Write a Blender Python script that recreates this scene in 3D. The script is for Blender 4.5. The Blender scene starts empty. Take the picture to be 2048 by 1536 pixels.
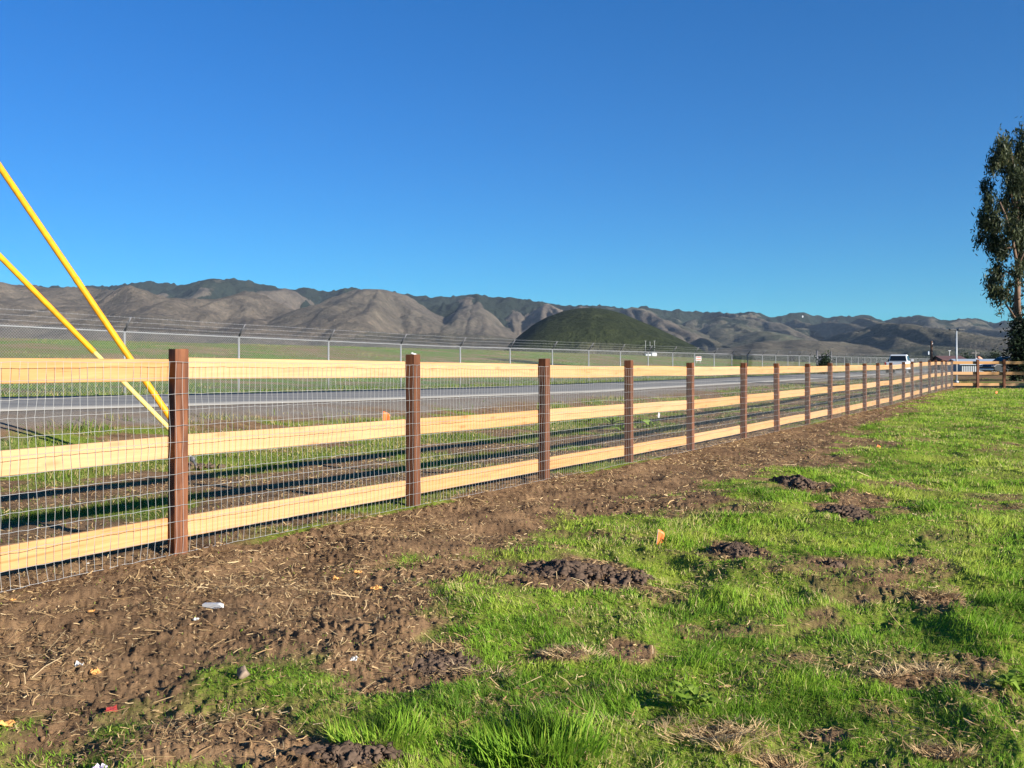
import bpy, bmesh, math, random
import numpy as np
from mathutils import Vector, Matrix
R = math.radians
random.seed(7)
rng = np.random.default_rng(7)
sc = bpy.context.scene
COL = sc.collection

# ------------------------------------------------------------------ camera
F = 1820.0                       # focal length in pixels of the 2048 px wide frame
EYE = 1.23
cam = bpy.data.cameras.new("camera")
cam.sensor_width = 36.0
cam.lens = 36.0 * F / 2048.0
cam.shift_y = -44.0 / 2048.0
cam.clip_start = 0.05
cam.clip_end = 30000.0
camo = bpy.data.objects.new("camera", cam)
COL.objects.link(camo)
camo.location = (0, 0, EYE)
camo.rotation_euler = (R(90), 0, 0)
sc.camera = camo
# ------------------------------------------------------------------ sky, sun, exposure
EXPOSURE = 1.36
SUN_EL, SUN_AZ = R(18.0), math.atan2(0.770, -0.638)      # azimuth clockwise from +Y
world = bpy.data.worlds.new("World")
sc.world = world
world.use_nodes = True
wn, wl = world.node_tree.nodes, world.node_tree.links
wn.clear()
sky = wn.new("ShaderNodeTexSky")
sky.sky_type = 'NISHITA'
sky.sun_disc = False
sky.sun_elevation = SUN_EL
sky.sun_rotation = SUN_AZ
sky.altitude = 0
sky.air_density = 1.0
sky.dust_density = 0.0
sky.ozone_density = 4.0
hsv = wn.new("ShaderNodeHueSaturation")
hsv.inputs["Saturation"].default_value = 1.32
hsv.inputs["Hue"].default_value = 0.517
bg = wn.new("ShaderNodeBackground")
bg.inputs["Strength"].default_value = 0.10
wo = wn.new("ShaderNodeOutputWorld")
wl.new(sky.outputs[0], hsv.inputs["Color"])
sep = wn.new("ShaderNodeSeparateColor"); com = wn.new("ShaderNodeCombineColor")
wl.new(hsv.outputs[0], sep.inputs[0])
for ch, (gain, power) in enumerate(((.128, .418), (.570, .678), (.815, .85))):   # clear winter air: a flatter, deeper blue
    pwn = wn.new("ShaderNodeMath"); pwn.operation = 'POWER'; pwn.inputs[1].default_value = power
    mul = wn.new("ShaderNodeMath"); mul.operation = 'MULTIPLY'; mul.inputs[1].default_value = gain * .1684 ** power / (.10 * 2 ** EXPOSURE)
    wl.new(sep.outputs[ch], pwn.inputs[0]); wl.new(pwn.outputs[0], mul.inputs[0]); wl.new(mul.outputs[0], com.inputs[ch])
wl.new(com.outputs[0], bg.inputs["Color"])
wl.new(bg.outputs[0], wo.inputs[0])
sun = bpy.data.lights.new("sun", 'SUN')
sun.energy = 5.0
sun.angle = R(0.53)
sun.color = (1.0, 0.95, 0.87)
suno = bpy.data.objects.new("sun", sun)
COL.objects.link(suno)
sdir = Vector((math.sin(SUN_AZ) * math.cos(SUN_EL), math.cos(SUN_AZ) * math.cos(SUN_EL), math.sin(SUN_EL)))
suno.rotation_euler = sdir.to_track_quat('Z', 'Y').to_euler()
suno.location = sdir * 60
sc.view_settings.view_transform = 'Standard'
sc.view_settings.look = 'None'
sc.view_settings.gamma = 1.0
sc.view_settings.use_curve_mapping = False
sc.view_settings.exposure = EXPOSURE
sc.cycles.max_bounces = 6
sc.cycles.diffuse_bounces = 3
sc.cycles.transparent_max_bounces = 8
sc.cycles.use_denoising = True

# ------------------------------------------------------------------ maths helpers
TH = math.atan(1121.0 / F)       # bearing of both fences and of the road
ST, CT = math.sin(TH), math.cos(TH)
PF = 4.90                        # the board fence's distance from the camera's own line
XV = 2145.0
HY = 724.0

def wp(w, p):                    # (along fence, across) -> X, Y
    return w * ST - p * CT, w * CT + p * ST

def pw(X, Y):
    return X * ST + Y * CT, -X * CT + Y * ST

def pix(px, z):                  # pixel column at depth z -> X
    return (px - 1024.0) / F * z

def zat(py, ground=0.0):         # depth of a ground point seen on pixel row py
    return F * (EYE - ground) / (py - HY)

def hgt(py, z):                  # height of pixel row py at depth z
    return EYE + (HY - py) / F * z

def w_on(px, p):                 # along-fence coordinate of column px on the line at distance p
    z = F * p / (CT * (XV - px))
    return (z - p * ST) / CT

def sstep(a, b, x):
    t = np.clip((x - a) / (b - a), 0, 1)
    return t * t * (3 - 2 * t)

def _hash(ix, iy, seed):
    h = (ix.astype(np.int64) * 374761393 + iy.astype(np.int64) * 668265263 + seed * 1442695041) & 0x7fffffff
    h = ((h ^ (h >> 13)) * 1274126177) & 0x7fffffff
    h = ((h ^ (h >> 16)) * 1103515245 + 12345) & 0x7fffffff
    return ((h >> 7) & 0xffff) / 65535.0

def vn(x, y, seed=0):
    x = np.asarray(x, float); y = np.asarray(y, float)
    ix, iy = np.floor(x), np.floor(y)
    fx, fy = x - ix, y - iy
    fx = fx * fx * fx * (fx * (fx * 6 - 15) + 10); fy = fy * fy * fy * (fy * (fy * 6 - 15) + 10)
    a = _hash(ix, iy, seed); b = _hash(ix + 1, iy, seed)
    c = _hash(ix, iy + 1, seed); d = _hash(ix + 1, iy + 1, seed)
    return (a + (b - a) * fx) * (1 - fy) + (c + (d - c) * fx) * fy

def fbm(x, y, oct=4, seed=0, gain=0.5):
    s = 0; a = 1; t = 0
    for k in range(oct):
        s = s + a * vn(x * 2 ** k + 17.3 * k, y * 2 ** k - 9.1 * k, seed + k); t += a; a *= gain
    return s / t

def ridged(x, y, oct=3, seed=0):
    s = 0; a = 1; t = 0
    for k in range(oct):
        s = s + a * (1 - np.abs(2 * vn(x * 2 ** k + 5.7 * k, y * 2 ** k + 3.3 * k, seed + k) - 1)); t += a; a *= 0.5
    return s / t

def worley(x, y, seed=0):
    """distance to the nearest cell point, and that cell's own random number"""
    ix, iy = np.floor(x), np.floor(y); best = np.full(np.shape(x), 9.0); val = np.zeros(np.shape(x))
    for a in (-1, 0, 1):
        for b in (-1, 0, 1):
            cx, cy = ix + a, iy + b
            d = (cx + _hash(cx, cy, seed) - x) ** 2 + (cy + _hash(cx, cy, seed + 1) - y) ** 2
            m = d < best
            best = np.where(m, d, best); val = np.where(m, _hash(cx, cy, seed + 2), val)
    return np.sqrt(best), val

# ------------------------------------------------------------------ terrain
ZF = np.array([(-30, 0.0), (3.9, 0), (8.5, -.05), (13, -.10), (20, -.12), (31, -.12), (36, -.07), (42, -.01), (60, 0), (900, 0)])
ZR = np.array([(-60, .75), (-20, .58), (8.8, .37), (17.8, .22), (32.4, .05), (60, 0), (900, 0)])
EDGE = np.array([(-8, 2.5), (2.1, 2.53), (3.1, 2.36), (4.2, 2.78), (5.9, 3.5), (7.5, 3.2), (10.9, 3.0), (18.8, 3.3), (37, 4.5), (60, 5)])

def road_z(w):
    return np.interp(w, ZR[:, 0], ZR[:, 1])

def ground_base(X, Y):
    w, p = pw(X, Y)
    zf = np.interp(w, ZF[:, 0], ZF[:, 1])
    zr = road_z(w)
    right = zf * sstep(-8, 3.5, p)
    ditch = zf - 0.10
    z = np.where(p < 5.2, right, 0)
    a = sstep(5.2, 8.5, p)
    z = np.where(p >= 5.2, zf * (1 - a) + ditch * a, z)
    b = sstep(10.5, 15.6, p)
    z = np.where(p >= 10.5, ditch * (1 - b) + (zr - 0.006) * b, z)
    c = sstep(23.5, 75, p) * sstep(420, 60, w)
    z = np.where(p > 15.6, zr - 0.006 + 3.1 * c, z)
    return z

PATCH = [  # bare soil in the grass, as (px, py, rx, ry) of the ground seen there
    (1160, 1140, 140, 42, 1), (1470, 1095, 52, 20, 1), (1600, 962, 62, 22, 1), (1690, 1022, 50, 26, 1), (1710, 992, 75, 16, 1),
    (800, 1320, 160, 50, 1), (1255, 1285, 55, 26, .9), (610, 1500, 150, 42, 1), (1640, 1440, 60, 16, .8), (1430, 1452, 85, 22, .8),
    (1870, 1200, 46, 16, 1), (1860, 1325, 55, 20, .7), (1890, 1488, 55, 26, .9), (1555, 1505, 60, 28, .9), (1785, 1333, 40, 22, .8),
    (1660, 1133, 35, 10, 1), (1360, 1000, 110, 24, .8), (1650, 905, 100, 16, .8), (1760, 1400, 60, 16, .6), (1130, 1300, 60, 16, .9),
    (1800, 960, 90, 12, .7), (1500, 1010, 60, 14, .6), (1150, 1420, 50, 14, .6), (1900, 1070, 60, 12, .5), (980, 1395, 40, 12, .5),
    (1320, 1180, 60, 14, .5), (1560, 880, 120, 14, .8), (1750, 880, 70, 9, .8), (100, 1480, 120, 30, .6), (1400, 1240, 60, 14, .4),
    (1980, 985, 60, 10, .6), (1230, 1060, 90, 14, .5), (1850, 870, 60, 6, .5)]
_pt = []
for (px, py, rx, ry, s) in PATCH:
    z = zat(py); z0 = zat(py + ry); z1 = zat(py - ry)
    _pt.append((pix(px, z), z, rx / F * z, (z1 - z0) / 2, s))

def grass_mask(X, Y):
    w, p = pw(X, Y)
    n = fbm(X * 1.1, Y * 1.1, 4, 11) - .5
    n2 = fbm(X * 4.5, Y * 4.5, 3, 23) - .5
    e = np.interp(w, EDGE[:, 0], EDGE[:, 1])
    g = sstep(-.65, .45, e - p + n * 1.9 + n2 * .8)
    pat = fbm(X * .55 + 40, Y * .55, 4, 61)
    g = g * (1 - .6 * sstep(.58, .72, pat) * sstep(.42, .6, fbm(X * 2.2, Y * 2.2, 3, 67)))
    for (cx, cy, rx, ry, s) in _pt:
        d = np.sqrt(((X - cx) / rx) ** 2 + ((Y - cy) / ry) ** 2) + n2 * .9
        g = g * (1 - .85 * s * sstep(1.15, .70, d))
    thin = sstep(.30, .56, fbm(X * 3.4 + 9, Y * 3.4, 4, 63, .6))
    g = g * (.62 + .38 * thin)
    left = sstep(.40, .66, fbm(X * .9, Y * .9, 4, 31) + .11 * sstep(6.5, 10, p) - .05)
    left = left * sstep(14.2, 12.6, p + (fbm(X * .7, Y * .7, 3, 37) - .5) * 2.5)
    far = sstep(.25, .6, fbm(X * .06, Y * .06, 4, 41))
    g = np.where(p > 4.75, left * .8, g)
    g = np.where(p > 22.6, .55 + .45 * far, g)
    g = np.where((p < 4.75) & (w > 47), .35 + .5 * sstep(.4, .6, fbm(X * .12, Y * .12, 3, 47)), g)
    return g

def gravel_mask(X, Y):
    w, p = pw(X, Y)
    n = fbm(X * .8, Y * .8, 3, 53) - .5
    return sstep(12.9, 14.2, p + n * 2.0) * sstep(23.4, 22.6, p)

def micro(X, Y, g, r):
    """soil relief: lumps in the bare earth, soft hummocks under the grass"""
    near = np.clip(26.0 / np.maximum(r, 1) - .2, 0, 1)
    w, p = pw(X, Y)
    inner = sstep(40, 15, r) * sstep(15, 12, p)
    hum = ((fbm(X * 1.3, Y * 1.3, 3, 71) - .5) * .12 + (ridged(X * 2.1, Y * 2.1, 2, 72) - .6) * .085 * g) * inner + (fbm(X * .35, Y * .35, 2, 73) - .5) * .12 * inner
    l1 = (fbm(X * 4, Y * 4, 3, 81) - .5) * .05
    l2 = (fbm(X * 26, Y * 26, 3, 83, .7) - .5) * .034 + (vn(X * 95, Y * 95, 87) - .5) * .012 * sstep(14, 5, r)
    wx_, wy_ = X + (vn(X * 30, Y * 30, 85) - .5) * .03, Y + (vn(X * 30, Y * 30, 86) - .5) * .03
    f1, cv = worley(wx_ * 24, wy_ * 24, 88)
    f2, cv2 = worley(wx_ * 60, wy_ * 60, 89)
    cl = sstep(.35, .7, fbm(X * 1.5, Y * 1.5, 3, 90))
    soil_c = (np.maximum(cv - .35, 0) * (.75 - f1) * .075 * cl + cv2 * (.7 - f2) * .016) * sstep(13, 6, r)
    soil = (l1 + l2 * .6 + soil_c) * near * (1 - .6 * g) * sstep(24, 15, p) * np.where(p > 5.2, .3, 1)
    hum = hum * np.where(p > 5.2, .3, 1)
    return hum * sstep(0, .9, np.abs(p - PF)) + soil

def ground_z(X, Y):
    X = np.asarray(X, float); Y = np.asarray(Y, float)
    return ground_base(X, Y) + micro(X, Y, grass_mask(X, Y), np.hypot(X, Y))

def gz(X, Y):
    return float(ground_z(np.array([X]), np.array([Y]))[0])

# ------------------------------------------------------------------ object helpers
def tag(o, label=None, cat=None, group=None, kind=None):
    if label: o["label"] = label
    if cat: o["category"] = cat
    if group: o["group"] = group
    if kind: o["kind"] = kind
    return o

def empty(name, loc=(0, 0, 0), rz=0, **k):
    o = bpy.data.objects.new(name, None)
    o.empty_display_size = .2
    COL.objects.link(o)
    o.location = loc
    o.rotation_euler = (0, 0, rz)
    return tag(o, **k)

def link(name, me, mat=None, parent=None, **k):
    o = bpy.data.objects.new(name, me)
    COL.objects.link(o)
    if mat: me.materials.append(mat)
    if parent: o.parent = parent
    return tag(o, **k)

def np_mesh(name, V, faces, smooth=False):
    """faces: list of int arrays (n,k)"""
    me = bpy.data.meshes.new(name)
    V = np.asarray(V, np.float32)
    me.vertices.add(len(V))
    me.vertices.foreach_set("co", V.ravel())
    nl = sum(f.size for f in faces); nf = sum(len(f) for f in faces)
    me.loops.add(nl); me.polygons.add(nf)
    me.loops.foreach_set("vertex_index", np.concatenate([f.ravel() for f in faces]).astype(np.int32))
    tot = np.concatenate([np.full(len(f), f.shape[1], np.int32) for f in faces])
    st = np.concatenate([[0], np.cumsum(tot)[:-1]]).astype(np.int32)
    me.polygons.foreach_set("loop_start", st)
    if smooth:
        me.polygons.foreach_set("use_smooth", np.ones(nf, bool))
    me.update(calc_edges=True)
    return me

def attr(me, name, vals, typ='FLOAT'):
    a = me.attributes.new(name, typ, 'POINT')
    if typ == 'FLOAT':
        a.data.foreach_set("value", np.asarray(vals, np.float32).ravel())
    else:
        v = np.asarray(vals, np.float32)
        if v.shape[1] == 3: v = np.concatenate([v, np.ones((len(v), 1), np.float32)], 1)
        a.data.foreach_set("color", v.ravel())

class MB:
    """collects boxes, bars, tubes and loose faces, and makes ONE mesh of them"""
    def __init__(s): s.V = []; s.F = []
    def add(s, v, f):
        n = len(s.V); s.V += [tuple(a) for a in v]; s.F += [tuple(i + n for i in g) for g in f]
    def box(s, c, d, rz=0, m=None):
        x, y, z = d[0] / 2, d[1] / 2, d[2] / 2
        v = [Vector((a * x, b * y, e * z)) for a in (-1, 1) for b in (-1, 1) for e in (-1, 1)]
        M = Matrix.Translation(c) @ (m if m is not None else Matrix.Rotation(rz, 4, 'Z'))
        s.add([M @ a for a in v], [(0, 1, 3, 2), (4, 6, 7, 5), (0, 4, 5, 1), (2, 3, 7, 6), (0, 2, 6, 4), (1, 5, 7, 3)])
    def bbox(s, c, d, b, m=None):
        """box with bevelled edges"""
        bm = bmesh.new(); bmesh.ops.create_cube(bm, size=1)
        bmesh.ops.scale(bm, vec=d, verts=bm.verts)
        bmesh.ops.bevel(bm, geom=bm.edges[:], offset=b, segments=2, affect='EDGES', profile=.6)
        M = Matrix.Translation(c) @ (m if m is not None else Matrix())
        bm.verts.index_update()
        s.add([M @ v.co for v in bm.verts], [[v.index for v in f.verts] for f in bm.faces]); bm.free()
    def tube(s, pts, r, n=8, cap=True):
        pts = [Vector(p) for p in pts]; rs = r if hasattr(r, '__len__') else [r] * len(pts)
        base = len(s.V)
        for i, p in enumerate(pts):
            d = (pts[min(i + 1, len(pts) - 1)] - pts[max(i - 1, 0)]).normalized()
            a = d.cross(Vector((0, 0, 1)) if abs(d.z) < .95 else Vector((1, 0, 0))).normalized(); b = d.cross(a)
            for k in range(n):
                t = 2 * math.pi * k / n
                s.V.append(tuple(p + (a * math.cos(t) + b * math.sin(t)) * rs[i]))
        for i in range(len(pts) - 1):
            for k in range(n):
                q = base + i * n
                s.F.append((q + k, q + (k + 1) % n, q + n + (k + 1) % n, q + n + k))
        if cap:
            s.F.append(tuple(base + k for k in range(n))); s.F.append(tuple(base + (len(pts) - 1) * n + k for k in range(n))[::-1])
    def prism(s, prof, y0, y1):
        """profile in x,z extruded from y0 to y1"""
        n = len(prof)
        v = [(x, y0, z) for x, z in prof] + [(x, y1, z) for x, z in prof]
        s.add(v, [tuple(range(n))[::-1], tuple(range(n, 2 * n))] + [(i, (i + 1) % n, n + (i + 1) % n, n + i) for i in range(n)])
    def ball(s, c, r, n=8, m=5, jit=0):
        base = len(s.V); r = r if hasattr(r, '__len__') else (r, r, r)
        v = [(0, 0, -1)] + [(math.sin(math.pi * j / m) * math.cos(2 * math.pi * k / n), math.sin(math.pi * j / m) * math.sin(2 * math.pi * k / n), -math.cos(math.pi * j / m)) for j in range(1, m) for k in range(n)] + [(0, 0, 1)]
        s.V += [tuple(c[i] + q[i] * r[i] * (1 + random.uniform(-jit, jit)) for i in range(3)) for q in v]
        for k in range(n):
            s.F.append((base, base + 1 + (k + 1) % n, base + 1 + k))
            for j in range(m - 2):
                q = base + 1 + j * n
                s.F.append((q + k, q + (k + 1) % n, q + n + (k + 1) % n, q + n + k))
            q = base + 1 + (m - 2) * n
            s.F.append((q + k, q + (k + 1) % n, len(s.V) - 1))
    def mesh(s, name, smooth=False):
        me = bpy.data.meshes.new(name); me.from_pydata(s.V, [], s.F); me.update()
        bm = bmesh.new(); bm.from_mesh(me); bmesh.ops.recalc_face_normals(bm, faces=bm.faces); bm.to_mesh(me); bm.free()
        if smooth:
            me.polygons.foreach_set("use_smooth", np.ones(len(me.polygons), bool))
        return me
    def build(s, name, mat, parent=None, smooth=False, **k):
        return link(name, s.mesh(name, smooth), mat, parent, **k)

# ------------------------------------------------------------------ materials
class NT:
    def __init__(s, name):
        s.m = bpy.data.materials.new(name); s.m.use_nodes = True
        s.t = s.m.node_tree; s.n = s.t.nodes; s.l = s.t.links
        s.b = s.n["Principled BSDF"]; s.out = s.n["Material Output"]
    def node(s, typ, **k):
        x = s.n.new(typ)
        for a, v in k.items():
            if a.startswith("i_"):
                key = a[2:]; x.inputs[int(key) if key.isdigit() else key].default_value = v
            else: setattr(x, a, v)
        return x
    def co(s, scale=(1, 1, 1), kind="Object"):
        t = s.node("ShaderNodeTexCoord"); m = s.node("ShaderNodeMapping"); m.inputs["Scale"].default_value = scale
        s.l.new(t.outputs[kind], m.inputs[0]); return m.outputs[0]
    def noise(s, vec, scale, detail=4, rough=.55, dist=0):
        x = s.node("ShaderNodeTexNoise"); x.inputs["Scale"].default_value = scale; x.inputs["Detail"].default_value = detail
        x.inputs["Roughness"].default_value = rough; x.inputs["Distortion"].default_value = dist
        s.l.new(vec, x.inputs["Vector"]); return x.outputs["Fac"]
    def ramp(s, fac, stops):
        r = s.node("ShaderNodeValToRGB"); e = r.color_ramp.elements
        while len(e) < len(stops): e.new(.5)
        for el, (p, c) in zip(e, stops):
            el.position = p; el.color = (*c, 1) if hasattr(c, '__len__') else (c, c, c, 1)
        s.l.new(fac, r.inputs[0]); return r.outputs[0]
    def mix(s, a, b, fac, mode='MIX'):
        x = s.node("ShaderNodeMix", data_type='RGBA', blend_type=mode)
        for v, i in ((fac, 0), (a, 6), (b, 7)):
            if hasattr(v, 'links') or hasattr(v, 'is_linked'): s.l.new(v, x.inputs[i])
            else: x.inputs[i].default_value = (*v, 1) if hasattr(v, '__len__') else v
        return x.outputs[2]
    def attr(s, name, out="Fac"):
        a = s.node("ShaderNodeAttribute", attribute_name=name); return a.outputs[out]
    def math(s, op, a, b=None):
        x = s.node("ShaderNodeMath", operation=op)
        for v, i in ((a, 0), (b, 1)):
            if v is None: continue
            if hasattr(v, 'is_linked'): s.l.new(v, x.inputs[i])
            else: x.inputs[i].default_value = v
        return x.outputs[0]
    def bump(s, h, strength=.4, dist=.01):
        b = s.node("ShaderNodeBump"); b.inputs["Strength"].default_value = strength; b.inputs["Distance"].default_value = dist
        s.l.new(h, b.inputs["Height"]); s.l.new(b.outputs[0], s.b.inputs["Normal"])
    def set(s, col=None, rough=None, metal=None, spec=None):
        for v, k in ((col, "Base Color"), (rough, "Roughness"), (metal, "Metallic"), (spec, "Specular IOR Level")):
            if v is None: continue
            if hasattr(v, 'is_linked'): s.l.new(v, s.b.inputs[k])
            else: s.b.inputs[k].default_value = (*v, 1) if hasattr(v, '__len__') else v
        return s.m

def plain(name, col, rough=.6, metal=0, var=.18, scale=9, spec=.4):
    n = NT(name); f = n.noise(n.co(), scale, 5)
    c = n.ramp(f, [(.25, tuple(a * (1 - var) for a in col)), (.75, tuple(min(1, a * (1 + var)) for a in col))])
    return n.set(c, rough, metal, spec)

def m_ground():
    n = NT("ground"); v = n.co()
    big = n.noise(v, .5, 4); mid = n.noise(v, 6, 5); fine = n.noise(v, 45, 6, .7); vfine = n.noise(v, 160, 4, .7)
    soil = n.ramp(mid, [(.3, (.11, .064, .033)), (.5, (.205, .118, .057)), (.72, (.31, .188, .094))])
    dark = n.ramp(n.noise(v, 2.3, 5), [(.38, (.078, .050, .033)), (.60, (.22, .138, .076))])
    soil = n.mix(soil, dark, .45)
    soil = n.mix(soil, (.36, .24, .125), n.ramp(vfine, [(.58, 0), (.72, .7)]))
    soil = n.mix(soil, (.05, .03, .018), n.ramp(fine, [(.28, .85), (.42, 0)]))
    turf = n.ramp(n.noise(v, 3, 5), [(.3, (.11, .16, .016)), (.6, (.18, .245, .024)), (.8, (.24, .21, .06))])
    turf = n.mix(turf, (.15, .11, .05), n.ramp(fine, [(.35, .7), (.55, .05)]))
    far = n.ramp(n.noise(n.co((.25, .25, .25)), .8, 6, .7), [(.40, (.22, .15, .08)), (.47, (.15, .145, .05)), (.54, (.085, .155, .02)), (.62, (.12, .20, .025)), (.70, (.20, .17, .07))])
    farw = n.attr("far")
    turf = n.mix(turf, far, farw)
    g = n.attr("grass")
    base = n.mix(soil, turf, n.ramp(g, [(.25, 0), (.75, 1)]))
    gr = n.ramp(fine, [(.3, (.11, .09, .07)), (.55, (.22, .19, .155)), (.75, (.33, .295, .25))])
    base = n.mix(base, gr, n.math('MULTIPLY', n.attr("gravel"), n.ramp(n.noise(v, 1.1, 4), [(.25, .55), (.6, 1)])))
    h = n.math('ADD', n.math('MULTIPLY', fine, .6), n.math('MULTIPLY', vfine, .35))
    n.bump(h, .6, .02)
    return n.set(base, 1, 0, .05)

def m_road():
    n = NT("asphalt"); v = n.co()
    big = n.noise(n.co((.12, 1, 1)), 1.1, 5); f = n.noise(v, 130, 3, .7)
    c = n.ramp(big, [(.3, (.19, .178, .158)), (.7, (.255, .24, .213))])
    c = n.mix(c, n.ramp(f, [(.3, (.12, .117, .11)), (.7, (.31, .30, .285))]), .35)
    w = n.node("ShaderNodeTexWave", wave_type='BANDS', bands_direction='Y'); w.inputs["Scale"].default_value = .16; w.inputs["Distortion"].default_value = .6
    n.l.new(n.co((.03, 1, 1)), w.inputs["Vector"])
    c = n.mix(c, (.12, .12, .122), n.ramp(w.outputs["Fac"], [(.55, 0), (1, .45)]))
    n.bump(f, .3, .004)
    return n.set(c, .95, 0, .04)

def m_wood():
    n = NT("fresh_lumber")
    oi = n.node("ShaderNodeObjectInfo")
    t = n.node("ShaderNodeTexCoord"); add = n.node("ShaderNodeVectorMath", operation='ADD'); mul = n.node("ShaderNodeVectorMath", operation='SCALE')
    cmb = n.node("ShaderNodeCombineXYZ"); n.l.new(oi.outputs["Random"], cmb.inputs[0]); n.l.new(oi.outputs["Random"], cmb.inputs[2])
    n.l.new(cmb.outputs[0], mul.inputs[0]); mul.inputs["Scale"].default_value = 37.0
    n.l.new(t.outputs["Object"], add.inputs[0]); n.l.new(mul.outputs[0], add.inputs[1])
    m = n.node("ShaderNodeMapping"); m.inputs["Scale"].default_value = (1.1, 8, 26); n.l.new(add.outputs[0], m.inputs[0])
    m2 = n.node("ShaderNodeMapping"); m2.inputs["Scale"].default_value = (4, 8, 120); n.l.new(add.outputs[0], m2.inputs[0])
    m3 = n.node("ShaderNodeMapping"); m3.inputs["Scale"].default_value = (2.6, 1, 11); n.l.new(add.outputs[0], m3.inputs[0])
    g = n.noise(m.outputs[0], 1.0, 5, .6, 1.2); g2 = n.noise(m2.outputs[0], 1, 3)
    c = n.ramp(g, [(.24, (.235, .098, .030)), (.40, (.36, .192, .074)), (.64, (.41, .245, .106))])
    c = n.mix(c, (.36, .16, .05), n.ramp(g2, [(.56, 0), (.78, .55)]))
    vo = n.node("ShaderNodeTexVoronoi"); vo.inputs["Scale"].default_value = 1.0; n.l.new(m3.outputs[0], vo.inputs["Vector"])
    c = n.mix(c, (.30, .13, .045), n.ramp(vo.outputs["Distance"], [(.075, .95), (.20, 0)]))
    c = n.mix(c, (.47, .305, .18), n.ramp(oi.outputs["Random"], [(.5, 0), (1, .4)]))
    c = n.mix(c, (.34, .165, .058), n.ramp(oi.outputs["Random"], [(0, .22), (.3, 0)]))
    n.bump(g2, .15, .003)
    return n.set(c, .75, 0, .2)

def m_post():
    n = NT("stained_post")
    oi = n.node("ShaderNodeObjectInfo"); v = n.co((14, 14, 1.2))
    g = n.noise(v, 2.2, 6, .65, .6); p = n.noise(n.co(), 6, 4)
    c = n.ramp(g, [(.3, (.045, .015, .007)), (.5, (.115, .040, .016)), (.72, (.20, .077, .032))])
    c = n.mix(c, (.16, .07, .032), n.ramp(p, [(.5, 0), (.75, .5)]))
    c = n.mix(c, (.075, .03, .015), n.ramp(oi.outputs["Random"], [(0, .55), (.6, 0)]))
    n.bump(g, .35, .004)
    return n.set(c, .72, 0, .25)

def m_leaf(name, cols, trans=.35, attrname="tint", rough=.6):
    """foliage: a colour per blade, part of the light passing through"""
    n = NT(name)
    c = n.ramp(n.attr(attrname), [(i / (len(cols) - 1), q) for i, q in enumerate(cols)])
    n.set(c, rough, 0, .12)
    tr = n.node("ShaderNodeBsdfTranslucent"); n.l.new(c, tr.inputs[0])
    mx = n.node("ShaderNodeMixShader"); mx.inputs[0].default_value = trans
    n.l.new(n.b.outputs[0], mx.inputs[1]); n.l.new(tr.outputs[0], mx.inputs[2]); n.l.new(mx.outputs[0], n.out.inputs[0])
    return n.m

def m_hills():
    n = NT("hill_slopes"); v = n.co((.001, .001, .001))
    a = n.noise(v, 2.2, 8, .6); b = n.noise(v, 9, 8, .65); f = n.noise(v, 60, 5, .7)
    dry = n.ramp(b, [(.3, (.064, .052, .043)), (.5, (.096, .077, .061)), (.7, (.138, .111, .085))])
    grn = n.ramp(b, [(.3, (.046, .054, .032)), (.6, (.074, .083, .046)), (.8, (.105, .098, .056))])
    c = n.mix(dry, grn, n.math('MULTIPLY', n.attr("green"), n.ramp(a, [(.3, .55), (.6, 1)])))
    c = n.mix(c, (.42, .31, .21), n.math('MULTIPLY', n.attr("scar"), n.ramp(b, [(.5, 0), (.62, .9)])))
    brush = n.ramp(f, [(.35, (.006, .011, .009)), (.7, (.019, .028, .018))])
    fm = n.math('ADD', n.attr("forest"), n.math('MULTIPLY', n.math('SUBTRACT', b, .5), 1.3))
    c = n.mix(c, brush, n.ramp(fm, [(.46, 0), (.56, .95)]))
    spots = n.ramp(n.noise(v, 95, 3, .75), [(.56, 0), (.64, .8)])
    c = n.mix(c, (.022, .027, .018), n.math('MULTIPLY', spots, n.ramp(a, [(.35, .12), (.62, .8)])))
    pale = n.ramp(n.noise(n.co((.0035, .0012, .001)), 22, 5, .7), [(.50, 0), (.66, .55)])
    c = n.mix(c, (.165, .13, .095), n.math('MULTIPLY', pale, n.ramp(fm, [(.2, 1), (.5, 0)])))
    dm = n.ramp(f, [(.3, (.013, .018, .007)), (.7, (.034, .040, .016))])
    c = n.mix(c, dm, n.attr("dome"))
    n.bump(n.math('ADD', f, n.math('MULTIPLY', b, 2.2)), .6, 22)
    return n.set(c, 1, 0, .05)

M = {}
M['ground'] = m_ground(); M['road'] = m_road(); M['wood'] = m_wood(); M['post'] = m_post(); M['hills'] = m_hills()
M['paint_line'] = plain("worn_line_paint", (.34, .33, .31), .8, 0, .15, 30)
M['wire'] = plain("galvanised_wire", (.33, .33, .32), .55, .25, .12)
M['galv'] = plain("galvanised_pipe", (.235, .24, .24), .55, .3, .12)
M['galv_wire'] = plain("weathered_galvanised_wire", (.30, .305, .30), .6, .4, .12)
M['dull_steel'] = plain("dull_steel", (.10, .10, .105), .6, .4)
M['yellow'] = plain("yellow_plastic", (.64, .26, .003), .55, 0, .26, 9, .35)
M['pale_yellow'] = plain("sun_bleached_plastic", (.60, .42, .12), .5, 0, .05, 3, .4)
M['orange'] = plain("orange_vinyl", (.80, .14, .03), .5, 0, .08)
M['grass'] = m_leaf("grass_blades", [(.080, .155, .018), (.165, .305, .026), (.255, .41, .038), (.39, .45, .070), (.58, .46, .24)], .48)
M['verge'] = m_leaf("verge_blades", [(.05, .085, .012), (.09, .145, .018), (.15, .19, .03), (.26, .21, .08), (.40, .30, .14)], .3)
M['straw'] = m_leaf("dry_straw", [(.13, .075, .035), (.30, .19, .09), (.48, .33, .16), (.66, .50, .28)], .15)
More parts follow.
